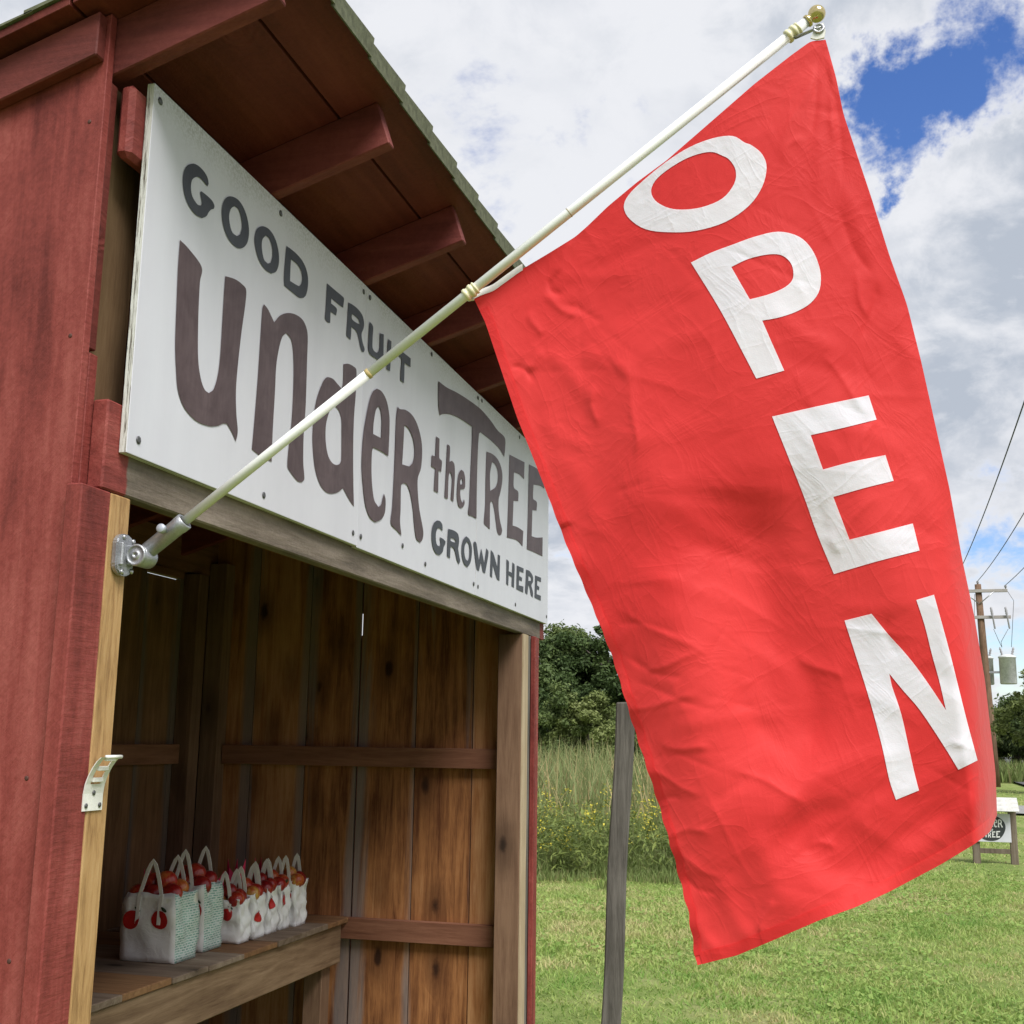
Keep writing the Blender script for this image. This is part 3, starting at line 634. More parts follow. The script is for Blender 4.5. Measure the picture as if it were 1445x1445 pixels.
FV = to3d(pxs, pys, G)
idx = np.arange((NU+1)*(NV+1)).reshape(NV+1, NU+1)
FF = np.stack([idx[:-1, :-1].ravel(), idx[1:, :-1].ravel(), idx[1:, 1:].ravel(), idx[:-1, 1:].ravel()], 1)
def cloth_mat(name, a, b, trans):
    m, t = new_mat(name); oc = t.n('ShaderNodeTexCoord').outputs['Object']
    rv_ = t.n('ShaderNodeMapping', {'Vector': oc, 'Rotation': (.55, 0., 0.)}).outputs[0]
    wrk = t.noise(rv_, 5, 5, .55, .9)
    r1 = t.noise(t.vmath('MULTIPLY', rv_, (1., .55, 1.5)), 6.5, 3, .5, 1.2); r2 = t.noise(t.vmath('MULTIPLY', rv_, (1., 1.5, .7)), 9., 3, .5, 1.)
    ridge = lambda q: t.math('POWER', t.math('SUBTRACT', 1., t.math('ABSOLUTE', t.math('MULTIPLY_ADD', q, 2., -1.))), 6.)
    wv = t.noise(oc, 420, 2, .5)
    h = t.math('ADD', t.math('MULTIPLY', wrk, .45), t.math('ADD', t.math('MULTIPLY', t.math('ADD', ridge(r1), t.math('MULTIPLY', ridge(r2), .7)), .17), t.math('MULTIPLY', wv, .05)))
    bl = t.noise(oc, 2.2, 4, .55)
    col = t.ramp(bl, [(.35, a), (.65, b)])
    bmp = t.n('ShaderNodeBump', {'Height': h, 'Strength': .36, 'Distance': .012})
    p = t.n('ShaderNodeBsdfPrincipled', {'Base Color': col, 'Roughness': .62, 'Specular IOR Level': .25, 'Sheen Weight': .15, 'Normal': bmp.outputs[0]})
    tr = t.n('ShaderNodeBsdfTranslucent', {0: col, 'Normal': bmp.outputs[0]})
    mx = t.n('ShaderNodeMixShader', {0: trans, 1: p.outputs[0], 2: tr.outputs[0]})
    t.n('ShaderNodeOutputMaterial', {0: mx}); return m
flag_red = cloth_mat('flag_red_nylon', (.71, .030, .030), (.81, .047, .046), .28)
flag_white = cloth_mat('flag_white_nylon', (.85, .875, .96), (.89, .915, .985), .30)
flag = thing('open_flag', 'red nylon flag with white OPEN lettering hanging from the slanted pole', 'flag', tuple(FV.mean(0)))
cloth = mesh('cloth', FV, FF, flag_red, flag, True, origin=FV.mean(0))
# hem bands along the free edges
def hem(ii, name):
    a = FV[ii[0]]; b = FV[ii[1]]; off = np.array([-.0016, 0, 0]); n = len(a)
    V = np.concatenate([a+off, b+off]); Fh = np.array([(i, i+1, n+i+1, n+i) for i in range(n-1)]); mesh(name, V, Fh, flag_red, flag, True, origin=V.mean(0))
hem((idx[6:-4, 0], idx[6:-4, 4]), 'hem'); hem((idx[-1, 3:-3], idx[-6, 3:-3]), 'hem')
def uv_of(px, py):
    """nearest cloth grid parameter for a pixel, refined bilinearly"""
    u = np.full(len(px), .5); v = np.full(len(px), .5)
    for i in range(0, len(px), 400):
        q = np.stack([px[i:i+400], py[i:i+400]], 1)
        sub = PIX[::3, ::3].reshape(-1, 2); d = ((q[:, None]-sub[None])**2).sum(2); j = d.argmin(1)
        u[i:i+400] = uu[::3, ::3].ravel()[j]; v[i:i+400] = vv[::3, ::3].ravel()[j]
    for _ in range(6):
        a = np.clip(u*NU, 0, NU-1.001); b = np.clip(v*NV, 0, NV-1.001); ia, ib = a.astype(int), b.astype(int); fa, fb = (a-ia)[:, None], (b-ib)[:, None]
        p00, p10, p01, p11 = PIX[ib, ia], PIX[ib, ia+1], PIX[ib+1, ia], PIX[ib+1, ia+1]
        p = p00*(1-fa)*(1-fb)+p10*fa*(1-fb)+p01*(1-fa)*fb+p11*fa*fb
        du = ((p10-p00)*(1-fb)+(p11-p01)*fb)*NU; dv_ = ((p01-p00)*(1-fa)+(p11-p10)*fa)*NV
        r = np.stack([px, py], 1)-p; det = du[:, 0]*dv_[:, 1]-du[:, 1]*dv_[:, 0]
        u = np.clip(u+(r[:, 0]*dv_[:, 1]-r[:, 1]*dv_[:, 0])/det, 0, 1); v = np.clip(v+(du[:, 0]*r[:, 1]-du[:, 1]*r[:, 0])/det, 0, 1)
    return u, v
OPEN = [('a', ['925,463 860,470 780,500 700,550 620,615 570,665 555,705 575,745 630,780 710,790 800,785 900,755 980,700 1025,635 1040,570 1025,525 990,495 965,485', '850,517 790,530 730,560 670,605 648,645 660,680 700,705 750,713 820,705 890,675 930,625 935,580 915,545 890,530']),
 ('a', ['783,893 850,860 930,830 1000,805 1080,788 1150,805 1195,850 1222,920 1220,985 1190,1030 1140,1060 1080,1080 1025,1090 1060,1170 1100,1260 1005,1287 960,1200 880,1050', '920,908 980,880 1050,865 1095,870 1125,900 1130,945 1105,975 1050,1000 983,1018']),
 ('b', ['577,212 740,175 905,140 932,222 820,250 708,275 750,392 850,365 962,343 990,430 890,455 785,485 840,630 940,605 1055,575 1078,667 930,705 787,747 730,610 680,470']),
 ('b', ['823,905 915,882 970,950 1020,1005 1065,1060 1115,1130 1168,1210 1145,1110 1120,1020 1095,920 1067,835 1127,817 1150,900 1180,1010 1210,1130 1240,1250 1275,1380 1210,1412 1160,1330 1080,1210 1020,1140 975,1085 985,1130 1015,1220 1040,1330 1060,1420 1076,1482 998,1514 975,1445 950,1330 910,1180 860,1020'])]
for zv, cons in OPEN:
    x0, y0, sc = ZR[zv]
    cc = [np.array([(x0+a*sc, y0+b*sc) for a, b in smooth_poly(P(c), 4)]) for c in cons]
    v, f = fill2d(cc); bm = bmesh.new(); vs = [bm.verts.new((p[0], p[1], 0)) for p in v]
    for q in f:
        try: bm.faces.new([vs[i] for i in q])
        except ValueError: pass
    lo, hi = v.min(0), v.max(0)
    for ax in (0, 1):
        for s in np.arange(lo[ax]+3, hi[ax], 5.0):
            co = [0, 0, 0]; co[ax] = s; no = [0, 0, 0]; no[ax] = 1
            bmesh.ops.bisect_plane(bm, geom=bm.verts[:]+bm.edges[:]+bm.faces[:], plane_co=co, plane_no=no)
    bm.verts.index_update(); q = np.array([p.co[:2] for p in bm.verts]); fl = [tuple(p.index for p in fc.verts) for fc in bm.faces]; bm.free()
    u_, v_ = uv_of(q[:, 0], q[:, 1]); g_ = billow(u_, v_, q[:, 0], q[:, 1])
    front = to3d(q[:, 0], q[:, 1], g_); n = len(front)
    V = np.concatenate([front+np.array([-.0011, 0, 0]), front+np.array([.0011, 0, 0])])
    mesh('letter', V, fl+[tuple(i+n for i in reversed(p)) for p in fl], flag_white, flag, True, origin=V.mean(0))
# header tape, grommets and the clips that hold the flag
hdr = flat('header_canvas', (.74, .72, .68), .7, .1, 40)
ta = FV[idx[0, :]]; n = len(ta); dirn = np.zeros((n, 3)); dirn[:, 2] = .010; dirn[:, 1] = .002
tab = ta+dirn+np.array([.003, 0, 0])
sel = list(range(0, 26))
V = np.concatenate([ta[sel]+np.array([-.0015, 0, -.004]), tab[sel]]); m_ = len(sel)
V[m_:, 2] += .003*np.sin(np.linspace(0, 2.4, m_))
mesh('header_tape', V, [(i, i+1, m_+i+1, m_+i) for i in range(m_-1)], hdr, flag, True, origin=V.mean(0))
def tab_at(p, s, name):
    pts = np.array([(-.020, -.012), (-.006, .020), (.012, .024), (.016, .002), (.012, -.016), (-.006, -.018)])*s
    V = [p+np.array([k*.002, -a, b]) for k in (-1, 1) for a, b in pts]; n = 6
    mesh(name, V, [tuple(range(6))[::-1], tuple(range(6, 12))]+[(i, (i+1) % 6, (i+1) % 6+6, i+6) for i in range(6)], hdr, flag, origin=p)
A0, A1 = FV[idx[0, 0]], FV[idx[0, -1]]
tab_at(A0+np.array([-.001, .006, .004]), .62, 'header_corner'); tab_at(A1+np.array([-.001, .012, .016]), .80, 'header_corner')
def ring(name, c, r, wr, tilt, mat, parent):
    pts = []
    for k in range(17):
        a = 2*math.pi*k/16; pts.append(c+np.array([r*.35*math.sin(a)*tilt, r*math.cos(a), r*math.sin(a)]))
    return tube_obj(name, pts, wr, mat, parent, 6)
g0 = A0+np.array([-.004, .006, .008]); g1 = A1+np.array([-.004, .012, .024])
ring('grommet', g0, .006, .0018, .2, steel, flag); ring('grommet', g1, .009, .0026, .4, steel, flag)
for (s, g, r) in ((S2, g0, .0017), (.966, g1, .0019)):
    a = at(s)+np.array([0, 0, -.0150])
    tube_obj('clip_wire', [a+np.array([0, .004, .002]), (a+g)/2+np.array([-.004, .005, 0]), g+np.array([-.003, .004, 0])], r, steel, pole, 6)
    tube_obj('clip_wire', [a+np.array([0, -.004, .002]), (a+g)/2+np.array([-.004, -.006, 0]), g+np.array([-.003, -.004, 0])], r, steel, pole, 6)

# ------------------------------------------------------------------ white strap holder on the jamb
hold = thing('pole_holder', 'small white plastic pole holder curving up from the pine jamb', 'bracket', (.0, .015, 1.36))
def strap(name, secs, x0, x1, th=.0025):
    V = []; 
    for (y, z, s0, s1) in secs:
        for (xx) in (x0+s0, x1-s1):
            V += [(xx, y, z), (xx, y+th, z-.0005)]
    Fh = []
    for i in range(len(secs)-1):
        a = 4*i; b = a+4; Fh += [(a, a+2, b+2, b), (a+1, b+1, b+3, a+3), (a, b, b+1, a+1), (a+2, a+3, b+3, b+2)]
    Fh += [(0, 1, 3, 2), (4*len(secs)-4, 4*len(secs)-2, 4*len(secs)-1, 4*len(secs)-3)]
    return mesh(name, V, Fh, white_p, hold, origin=np.mean(V, 0))
prof = [(.0165, 1.352), (.0165, 1.385), (.014, 1.403), (.009, 1.418), (.001, 1.434), (-.008, 1.447), (-.017, 1.455)]
strap('base_strap', [(y, z, 0, 0) for y, z in prof[:3]], -.027, .036)
strap('side_rail', [(y, z, 0, 0) for y, z in prof[2:]], -.027, -.012)
strap('side_rail', [(y, z, 0, 0) for y, z in prof[2:]], .021, .036)
for k, (y, z) in enumerate(((.011, 1.411), (.001, 1.433), (-.014, 1.452))):
    box('cross_bar', -.0115, .0205, y-.004, y+.002, z-.0045, z+.0045, white_p, hold, .001)
tube_obj('rolled_lip', [(-.014, -.018, 1.4555), (.037, -.018, 1.4555)], .0038, white_p, hold, 10)
for x, z in ((-.018, 1.362), (.026, 1.362), (.004, 1.386)):
    lathe_obj('screw', [(.0045, 0), (.005, .0015), (.002, .003)], dark_m, (x, .0163, z), (0, -1, 0), hold, 10)

# ------------------------------------------------------------------ counter inside
ZS = .665
counter = thing('counter', 'rough plank counter along the back wall inside the stand', 'counter', (1.7, 1.3, 0))
x = -.06; i = 0
wid = [.27, .24, .29, .25, .28, .26, .30, .245, .27, .29, .26, .24, .28, .3]
while x < 3.38:
    x1 = min(x+wid[i % len(wid)], 3.392); dz = random.uniform(-.003, .002)
    box('plank', x+.0015, x1-.0015, .888+random.uniform(-.006, .006), 1.705, ZS-.024+dz*0, ZS+dz, plank_m if i % 3 else plank_b, counter, .003)
    x = x1; i += 1
box('apron', -.05, 3.33, .905, .943, .465, ZS-.0265, apron_m, counter, .004)
for lx in (.02, 1.65, 3.22):
    box('leg', lx, lx+.09, .945, 1.035, .01, ZS-.0265, post_in, counter, .003)
box('cleat', -.05, 3.30, 1.66, 1.70, .53, ZS-.0265, girt_x, counter)

# two short boards nailed on the back wall behind the bags
for (x0, x1, z0, z1) in ((1.95, 2.26, .93, 1.03), (1.9, 2.3, .69, .92)):
    tag(box('offcut_board', x0, x1, 1.7285, 1.7485, z0, z1, plank_b, None, .003), 'short brown offcut board nailed to the back wall, the %s one' % ('upper' if z0 > .8 else 'lower'), 'board')

# ------------------------------------------------------------------ apple bags
bag_m, t = new_mat('white_bag_plastic'); oc = t.n('ShaderNodeTexCoord').outputs['Object']
cr = t.noise(oc, 17, 4, .5, 1.5); cr2 = t.n('ShaderNodeTexVoronoi', {'Vector': oc, 'Scale': 26.}, feature='DISTANCE_TO_EDGE').outputs[0]
finish(t, t.ramp(t.noise(oc, 9, 4), [(.3, (.80, .80, .795)), (.7, (.90, .90, .89))]), .38, cr, .45, .010, .5)
weave_m, t = new_mat('green_weave_print'); oc = t.n('ShaderNodeTexCoord').outputs['Object']
sp = t.n('ShaderNodeSeparateXYZ', {0: oc}); wvv = t.n('ShaderNodeCombineXYZ', {0: t.math('MULTIPLY', sp.outputs[0], 1.), 1: sp.outputs[2], 2: 0.}).outputs[0]
brk_t = t.n('ShaderNodeTexBrick', {'Vector': wvv, 'Color1': (.28, .50, .42, 1), 'Color2': (.10, .27, .21, 1), 'Mortar': (.66, .72, .68, 1), 'Scale': 1.0, 'Mortar Size': .0022, 'Brick Width': .022, 'Row Height': .009, 'Bias': -.1})
finish(t, t.mix(t.mapr(t.noise(oc, 70, 3), .5, .7), brk_t.outputs[0], (.62, .70, .66)), .42, t.noise(oc, 14, 3, .5), .25, .01)
print_red = flat('print_red', (.50, .018, .016), .45, .15, 40); print_leaf = flat('print_leaf', (.035, .06, .03), .5, .2, 40)
strap_m = flat('handle_white', (.80, .78, .74), .5, .08, 30)
apple_mats = []
for i, (a, b, c) in enumerate((((.24, .008, .008), (.36, .022, .014), (.46, .12, .03)), ((.17, .006, .009), (.27, .013, .012), (.36, .045, .02)), ((.36, .035, .015), (.47, .13, .03), (.55, .36, .08)), ((.30, .34, .06), (.45, .45, .10), (.5, .46, .12)))):
    m, t = new_mat('apple_skin_%d' % i); oc = t.n('ShaderNodeTexCoord').outputs['Object']; rnd = t.n('ShaderNodeObjectInfo').outputs['Random']
    q = t.vmath('ADD', oc, t.n('ShaderNodeCombineXYZ', {0: rnd, 1: rnd, 2: t.math('MULTIPLY', rnd, 3.)}).outputs[0])
    f_ = t.math('ADD', t.math('MULTIPLY', t.noise(q, 16, 4, .6), .65), t.math('MULTIPLY', t.noise(t.vmath('MULTIPLY', q, (1, 1, .15)), 150, 3), .35))
    finish(t, t.ramp(f_, [(.38, a), (.5, b), (.62, c)]), .28, None, spec=.5); apple_mats.append(m)
def apple_mesh(r):
    prof = []
    for k in range(13):
        a = math.pi*k/12; rad = r*math.sin(a)*(1+.10*math.cos(a)); z = -r*.92*math.cos(a)
        z -= .16*r*math.exp(-(rad/(.35*r))**2)*(1 if z > 0 else -.6)
        prof.append((max(rad, .0008), z))
    return lathe(prof, 16)
APM = {}
stem_m = flat('stem', (.06, .035, .02), .8)
def apple(p, r, mi, label, grp):
    key = (round(r, 3), mi)
    if key not in APM:
        v, f = apple_mesh(r); me = bpy.data.meshes.new('apple'); me.from_pydata([tuple(q) for q in v], [], f); me.update(); me.materials.append(apple_mats[mi]); me.polygons.foreach_set('use_smooth', np.ones(len(f), bool)); APM[key] = me
    o = bpy.data.objects.new('apple', APM[key]); o.location = p; o.rotation_euler = (random.uniform(-.9, .9), random.uniform(-.9, .9), random.uniform(0, 6)); COL.objects.link(o)
    return tag(o, label, 'apple', grp)
def bag(x0, x1, y0, y1, h, label, grp, weave, seed, yaw=0., hand=.13, prints=True, face=None):
    r_ = np.random.default_rng(seed); c = np.array([(x0+x1)/2, (y0+y1)/2, ZS]); root = thing('apple_bag', label, 'bag', tuple(c), grp)
    hx, hy = (x1-x0)/2, (y1-y0)/2; NZ, NE = 12, 9
    ring_ = []
    for (ax, ay, bx, by) in ((-1, 1, -1, -1), (-1, -1, 1, -1), (1, -1, 1, 1), (1, 1, -1, 1)):
        for k in range(NE): ring_.append((ax+(bx-ax)*k/NE, ay+(by-ay)*k/NE))
    n = len(ring_); ph = r_.uniform(0, 6, 12)
    def wall(k, i, inset=0.):
        a, b = ring_[i % n]; z = k/NZ; tz = 1-.10*z
        bulge = 1+.07*math.sin(math.pi*z)*(1 if weave else 1.25)
        px = a*hx*bulge*(1+.04*z); py = b*hy*bulge*tz
        cr = .0036*(math.sin(z*9+i*.9+ph[0])+math.sin(z*15-i*.55+ph[1])+.8*math.sin(z*5+i*1.7+ph[2]))*(1.3 if not weave else .9)*min(1, z*4+.15)
        nx, ny = (a if abs(a) > .99 else 0), (b if abs(b) > .99 else 0); q = math.hypot(nx, ny) or 1
        px += nx/q*(cr-inset); py += ny/q*(cr-inset)
        # gusset folds in at the narrow sides near the top
        if abs(b) > .99: py -= b*.018*math.exp(-(a/.45)**2)*z*z
        return np.array([px, py, z*h+.004*math.sin(i*1.3+ph[3])*(k == NZ)])
    V = [wall(k, i) for k in range(NZ+1) for i in range(n)]; Fb = []; mi = []
    for k in range(NZ):
        for i in range(n):
            Fb.append((k*n+i, k*n+(i+1) % n, (k+1)*n+(i+1) % n, (k+1)*n+i)); mi.append(1 if weave and (i//NE) in (1, 3) else 0)
    Fb.append(tuple(range(n))[::-1]); mi.append(0)
    b_ = len(V); V += [wall(NZ, i, .003)-np.array([0, 0, .001]) for i in range(n)]+[wall(NZ-3, i, .004) for i in range(n)]
    for i in range(n):
        j = (i+1) % n; Fb.append((NZ*n+i, NZ*n+j, b_+j, b_+i)); mi.append(0); Fb.append((b_+i, b_+j, b_+n+j, b_+n+i)); mi.append(0)
    o = mesh('bag_body', V, Fb, [bag_m, weave_m], None, True, mi); o.parent = root
    def handle(sx, lean):
        pts = []
        for k in range(15):
            a = math.pi*k/14; pts.append((sx*(hx*1.06)+lean*math.sin(a), -math.cos(a)*hy*.40, h*.97+(1-abs(math.cos(a))**1.45)*hand))
        pts = [(sx*(hx*1.09+.006), pts[0][1], h*.55), (sx*(hx*1.08+.004), pts[0][1], h*.8)]+pts+[(sx*(hx*1.08+.004), pts[-1][1], h*.8), (sx*(hx*1.09+.006), pts[-1][1], h*.55)]
        V = []; wd = .0075
        for k, p in enumerate(pts):
            p = np.array(p); tg = np.array(pts[min(k+1, len(pts)-1)])-np.array(pts[max(k-1, 0)]); tg /= np.linalg.norm(tg); s = np.cross(tg, (sx, 0, 0)); s /= np.linalg.norm(s)
            for e in (-1, 1):
                for th in (0, .0022): V.append(p+s*wd*e+np.array([sx*th, 0, 0]))
        Fh = []
        for k in range(len(pts)-1):
            a = 4*k; b2 = a+4; Fh += [(a, b2, b2+2, a+2), (a+1, a+3, b2+3, b2+1), (a, a+1, b2+1, b2), (a+2, b2+2, b2+3, a+3)]
        hd = mesh('handle', V, Fh, strap_m, None, False); hd.parent = root
    handle(-1, .005); handle(1, .012)
    if prints:                                        # printed apples lie on the bag's skin
        def decal(surf, ca, cz, rad, mat, leaf=False):
            N = 18; V = []; Fd = []
            outl = []
            for k in range(N):
                a = 2*math.pi*k/N
                if leaf: e = np.array([math.cos(a)*rad, math.sin(a)*rad*.38]); e = np.array([e[0]*.85-e[1]*.5, e[0]*.5+e[1]*.85])
                else: e = rad*(1-.10*abs(math.sin(a))**6*(math.sin(a) > 0))*np.array([math.cos(a), math.sin(a)*.98])
                outl.append(e)
            def pos(e):
                z = min(max((cz+e[1])/h, .01), .99)*NZ; k = min(int(z), NZ-1); fz = z-k
                if surf == 'front': f_ = (1-(ca+e[0]/hy))/2*NE; base = 0
                else: f_ = ((ca+e[0]/hx)+1)/2*NE; base = NE
                f_ = min(max(f_, .02), NE-.02); i = int(f_); fi = f_-i
                p = (wall(k, base+i)*(1-fi)+wall(k, base+i+1)*fi)*(1-fz)+(wall(k+1, base+i)*(1-fi)+wall(k+1, base+i+1)*fi)*fz
                return p+(np.array([-.0042, 0, 0]) if surf == 'front' else np.array([0, -.0042, 0]))
            rings = [1., .66, .33]
            for s in rings: V += [pos(e*s) for e in outl]
            V.append(pos(np.zeros(2)))
            for q in range(2):
                for k in range(N): k2 = (k+1) % N; Fd.append((q*N+k, q*N+k2, (q+1)*N+k2, (q+1)*N+k))
            for k in range(N): Fd.append((2*N+k, 2*N+(k+1) % N, 3*N))
            d = mesh('leaf_print' if leaf else 'apple_print', V, Fd, mat, None, True); d.parent = root
        for (surf, ca, cz, rad) in (face or []):
            decal(surf, ca, cz, rad, print_red); decal(surf, ca-.0 + (-.55 if surf == 'front' else .5)*rad/(hy if surf == 'front' else hx), cz+rad*1.02, rad*.42, print_leaf, True)
    root.rotation_euler = (0, 0, yaw)
    return root, c
# two tall bags with woven-basket print, then five small plain ones
BG = []
BG.append(bag(2.05, 2.205, 1.02, 1.25, .247, 'large white apple bag with green basket-weave side standing foremost on the counter', 'apple bags on the counter', True, 3, hand=.125, face=[('front', -.42, .155, .036), ('front', .62, .150, .036)]))
BG.append(bag(2.30, 2.44, 1.045, 1.25, .252, 'large apple bag with green basket-weave side behind the foremost one', 'apple bags on the counter', True, 5, hand=.135, face=[('front', -.55, .155, .036)]))
small = [(2.516, 2.60, 1.005, 1.165, .172), (2.632, 2.728, 1.0, 1.15, .182), (2.766, 2.855, 1.005, 1.15, .19), (2.885, 2.972, 1.005, 1.15, .192), (2.999, 3.10, .985, 1.11, .196)]
sl_ = ['small white apple bag right behind the two basket-print bags', 'second small white apple bag counted from the basket-print bags', 'middle one of the five small white apple bags', 'fourth small white apple bag counted from the basket-print bags', 'small white apple bag at the far end of the row by the end wall']
for i, (a, b, c, d, h) in enumerate(small):
    fc = [('front', -.30, h*.66, .026)] if i in (0, 4) else []
    fc += [('side', -.35, h*(.5 if i == 1 else .66), .024)] if 0 < i < 4 else []
    BG.append(bag(a, b, c, d, h, sl_[i], 'apple bags on the counter', False, 20+i, hand=.11, face=fc))
where = ['in the foremost basket-print bag', 'in the second basket-print bag', 'in the first small bag', 'in the second small bag', 'in the middle small bag', 'in the fourth small bag', 'in the last small bag']
PHB = ['at the rim, opening side,', 'at the middle of the rim,', 'at the rim, back-wall side,', 'at the far rim, opening side,', 'at the far rim, back-wall side,', 'on top of the heap, opening side,', 'on top of the heap, back-wall side,']
PHS = ['at the rim, opening side,', 'at the rim, back-wall side,', 'at the far rim, opening side,', 'at the far rim, back-wall side,', 'on top of the heap']
for bi, (root, c) in enumerate(BG):
    h = .247 if bi == 0 else .252 if bi == 1 else small[bi-2][4]
    big_ = bi < 2; r0 = .041 if big_ else .035
    if big_: spots = [(-.035, -.060, .2), (-.03, .015, .25), (-.035, .075, 0), (.035, -.045, .5), (.04, .04, .3), (-.005, -.015, 1.3), (0, .045, 1.1)]
    else: spots = [(-.018, -.042, .35), (-.018, .03, .2), (.022, -.035, .5), (.022, .035, .3), (.0, .0, 1.35)]
    for k, (dx, dy, lv) in enumerate(spots):
        mi = [0, 1, 0, 2, 1, 0, 1][(k+bi) % 7]
        if bi == 0 and k == 6: mi = 1
        if bi == 1 and k == 2: mi = 3
        if bi == 6 and k == 0: mi = 2
        nm = {0: 'yellow-streaked red apple', 1: 'deep red apple', 2: 'orange blushed apple', 3: 'yellow green apple'}[mi]
        rr_ = r0*[1, .96, 1.04][k % 3]
        apple((c[0]+dx, c[1]+dy, ZS+h-.012+lv*rr_*.9), rr_, mi, '%s %s %s' % (nm, (PHB if big_ else PHS)[k], where[bi]), 'apples %s' % where[bi])
# bright pink paper standing behind the bags, a few sprigs of leaves
pink = flat('pink_paper', (.62, .02, .09), .6, .12, 20)
for k, (x, y, z, wdt, hh, lab) in enumerate(((2.24, 1.262, ZS+.24, .05, .15, 'scrap of pink paper poking up beside the foremost apple bag'), (2.58, 1.185, ZS+.215, .11, .13, 'crumpled pink paper sheet behind the small apple bags'), (2.745, 1.165, ZS+.235, .09, .15, 'second pink paper sheet sticking up among the small bags'), (2.965, 1.165, ZS+.25, .06, .11, 'pink paper piece next to the last small bags'))):
    V = []; nn = 8
    for i in range(nn):
        for j in range(2):
            V.append((x+.012*math.sin(i*1.7+k), y+(i/(nn-1)-.5)*wdt, ZS+.002 if j == 0 else z+hh*(.4+.25*math.sin(i*2.1+k))-.02))
    Fp = [(2*i, 2*i+2, 2*i+3, 2*i+1) for i in range(nn-1)]
    V2 = [(p[0]+.0015, p[1], p[2]) for p in V]; m_ = len(V)
    Fp = Fp+[tuple(q+m_ for q in reversed(f)) for f in Fp]+[(0, 1, m_+1, m_), (2*nn-2, m_+2*nn-2, m_+2*nn-1, 2*nn-1)]+[(2*i+1, 2*i+3, m_+2*i+3, m_+2*i+1) for i in range(nn-1)]
    tag(mesh('pink_paper', V+V2, Fp, pink, None, False, origin=(x, y, ZS)), lab, 'paper')
leafm = flat('sprig_leaf', (.045, .065, .03), .7, .3, 30)
for (x, y, z, lab) in ((2.935, 1.02, ZS+.195, 'dark leafy sprig lying on apples in the fourth small bag'), (3.06, 1.07, ZS+.225, 'dark leafy sprig sticking out of the bag by the end wall')):
    parts = []
    for k in range(9):
        a = random.uniform(0, 6.28); l = random.uniform(.018, .032); e = random.uniform(.0, 1.0)
        d = np.array([math.cos(a)*math.cos(e), math.sin(a)*math.cos(e), math.sin(e)]); s = np.cross(d, (0, 0, 1)); s /= np.linalg.norm(s); o_ = np.array([x, y, z])+np.array([random.uniform(-.015, .015), random.uniform(-.015, .015), 0])
        parts.append(([o_, o_+d*l*.5+s*l*.22, o_+d*l, o_+d*l*.5-s*l*.22], [(0, 1, 2, 3)]))
    parts.append(tube([np.array([x, y, z-.03]), np.array([x, y, z+.012])], .002, 5))
    v, f = merge(parts); tag(mesh('leaf_sprig', v, f, leafm, None, origin=(x, y, z)), lab, 'sprig')

# ------------------------------------------------------------------ wooden post in front of the stand
wx = 3.8; wc = on((871, 1220), 0, wx); wt = on((880, 991), 0, wx)[2]
pt = tag(box('wooden_post', wx-.045, wx+.045, wc[1]-.047, wc[1]+.047, -.05, wt, grey_z, None, .006, wob=.002), 'tall weathered grey wooden post standing in the grass outside the stand', 'post')
bmx = bmesh.new(); bmx.from_mesh(pt.data); bmesh.ops.subdivide_edges(bmx, edges=[e for e in bmx.edges if abs(e.verts[0].co.z-e.verts[1].co.z) > .5], cuts=14)
for v in bmx.verts:
    v.co.x += .005*math.sin(v.co.z*5); v.co.y += -.05*v.co.z+.004*math.sin(v.co.z*6+1)
bmx.to_mesh(pt.data); bmx.free(); pt.rotation_euler = (0, 0, math.radians(9))

# ------------------------------------------------------------------ field sign
fs_x, fs_y = 15.0, -3.05
fw = wood('field_post', 2, (.10, .075, .055), (.17, .135, .10), (.24, .20, .16), .85, knots=False)
fsign = thing('field_sign', 'small roadside sign with shingled cap and round dark emblem on two posts', 'sign', (fs_x, fs_y, 0))
def wpt(px, x=fs_x): return on(px, 0, x)
zr = wpt((1430, 1145))[2]; yr = wpt((1430, 1180))[1]; yl = wpt((1378, 1200))[1]
zpt, zpb = wpt((1410, 1148))[2], wpt((1410, 1188))[2]
py0, py1 = wpt((1425, 1160))[1], wpt((1367, 1160))[1]
for yy_ in (yr, yl): box('post', fs_x-.03, fs_x+.05, yy_-.045, yy_+.045, -.03, zr+.01, fw, fsign, .005)
box('panel', fs_x-.055, fs_x-.034, py0, py1, zpb, zpt, sign_white, fsign, .002)
zc0 = wpt((1430, 1145))[2]; zc1 = wpt((1430, 1128))[2]
cap_w = flat('grey_cap_board', (.50, .49, .46), .85, .25, 18)
for k in range(3):
    a, b = zc0+(zc1-zc0)*k/3, zc0+(zc1-zc0)*(k+1)/3+.012
    dx0, dx1 = .17-.055*k, .17-.055*(k+1)
    for s in (-1, 1):
        prism('cap_board', [(fs_x+s*dx0, a), (fs_x+s*dx1, b), (fs_x+s*(dx1+.02), b+.008), (fs_x+s*(dx0+.02), a+.008)], 1, py0-.10, py1+.10, cap_w, fsign, 0)
box('rail', fs_x-.02, fs_x+.02, yr+.04, yl-.04, .13, .19, fw, fsign)
emb_d = flat('emblem_dark', (.035, .04, .042), .6, .2, 20); emb_w = flat('emblem_white', (.74, .74, .73), .6, .06, 20)
ec = np.array([(py0+py1)/2, (zpb+zpt)/2]); er = (zpt-zpb)*.465
outl = [(ec[0]+er*1.13*math.cos(a)*(1+.04*math.sin(3*a)), ec[1]+er*math.sin(a)*(1-.06*math.cos(a)**8)) for a in np.linspace(0, 2*math.pi, 40, endpoint=False)]
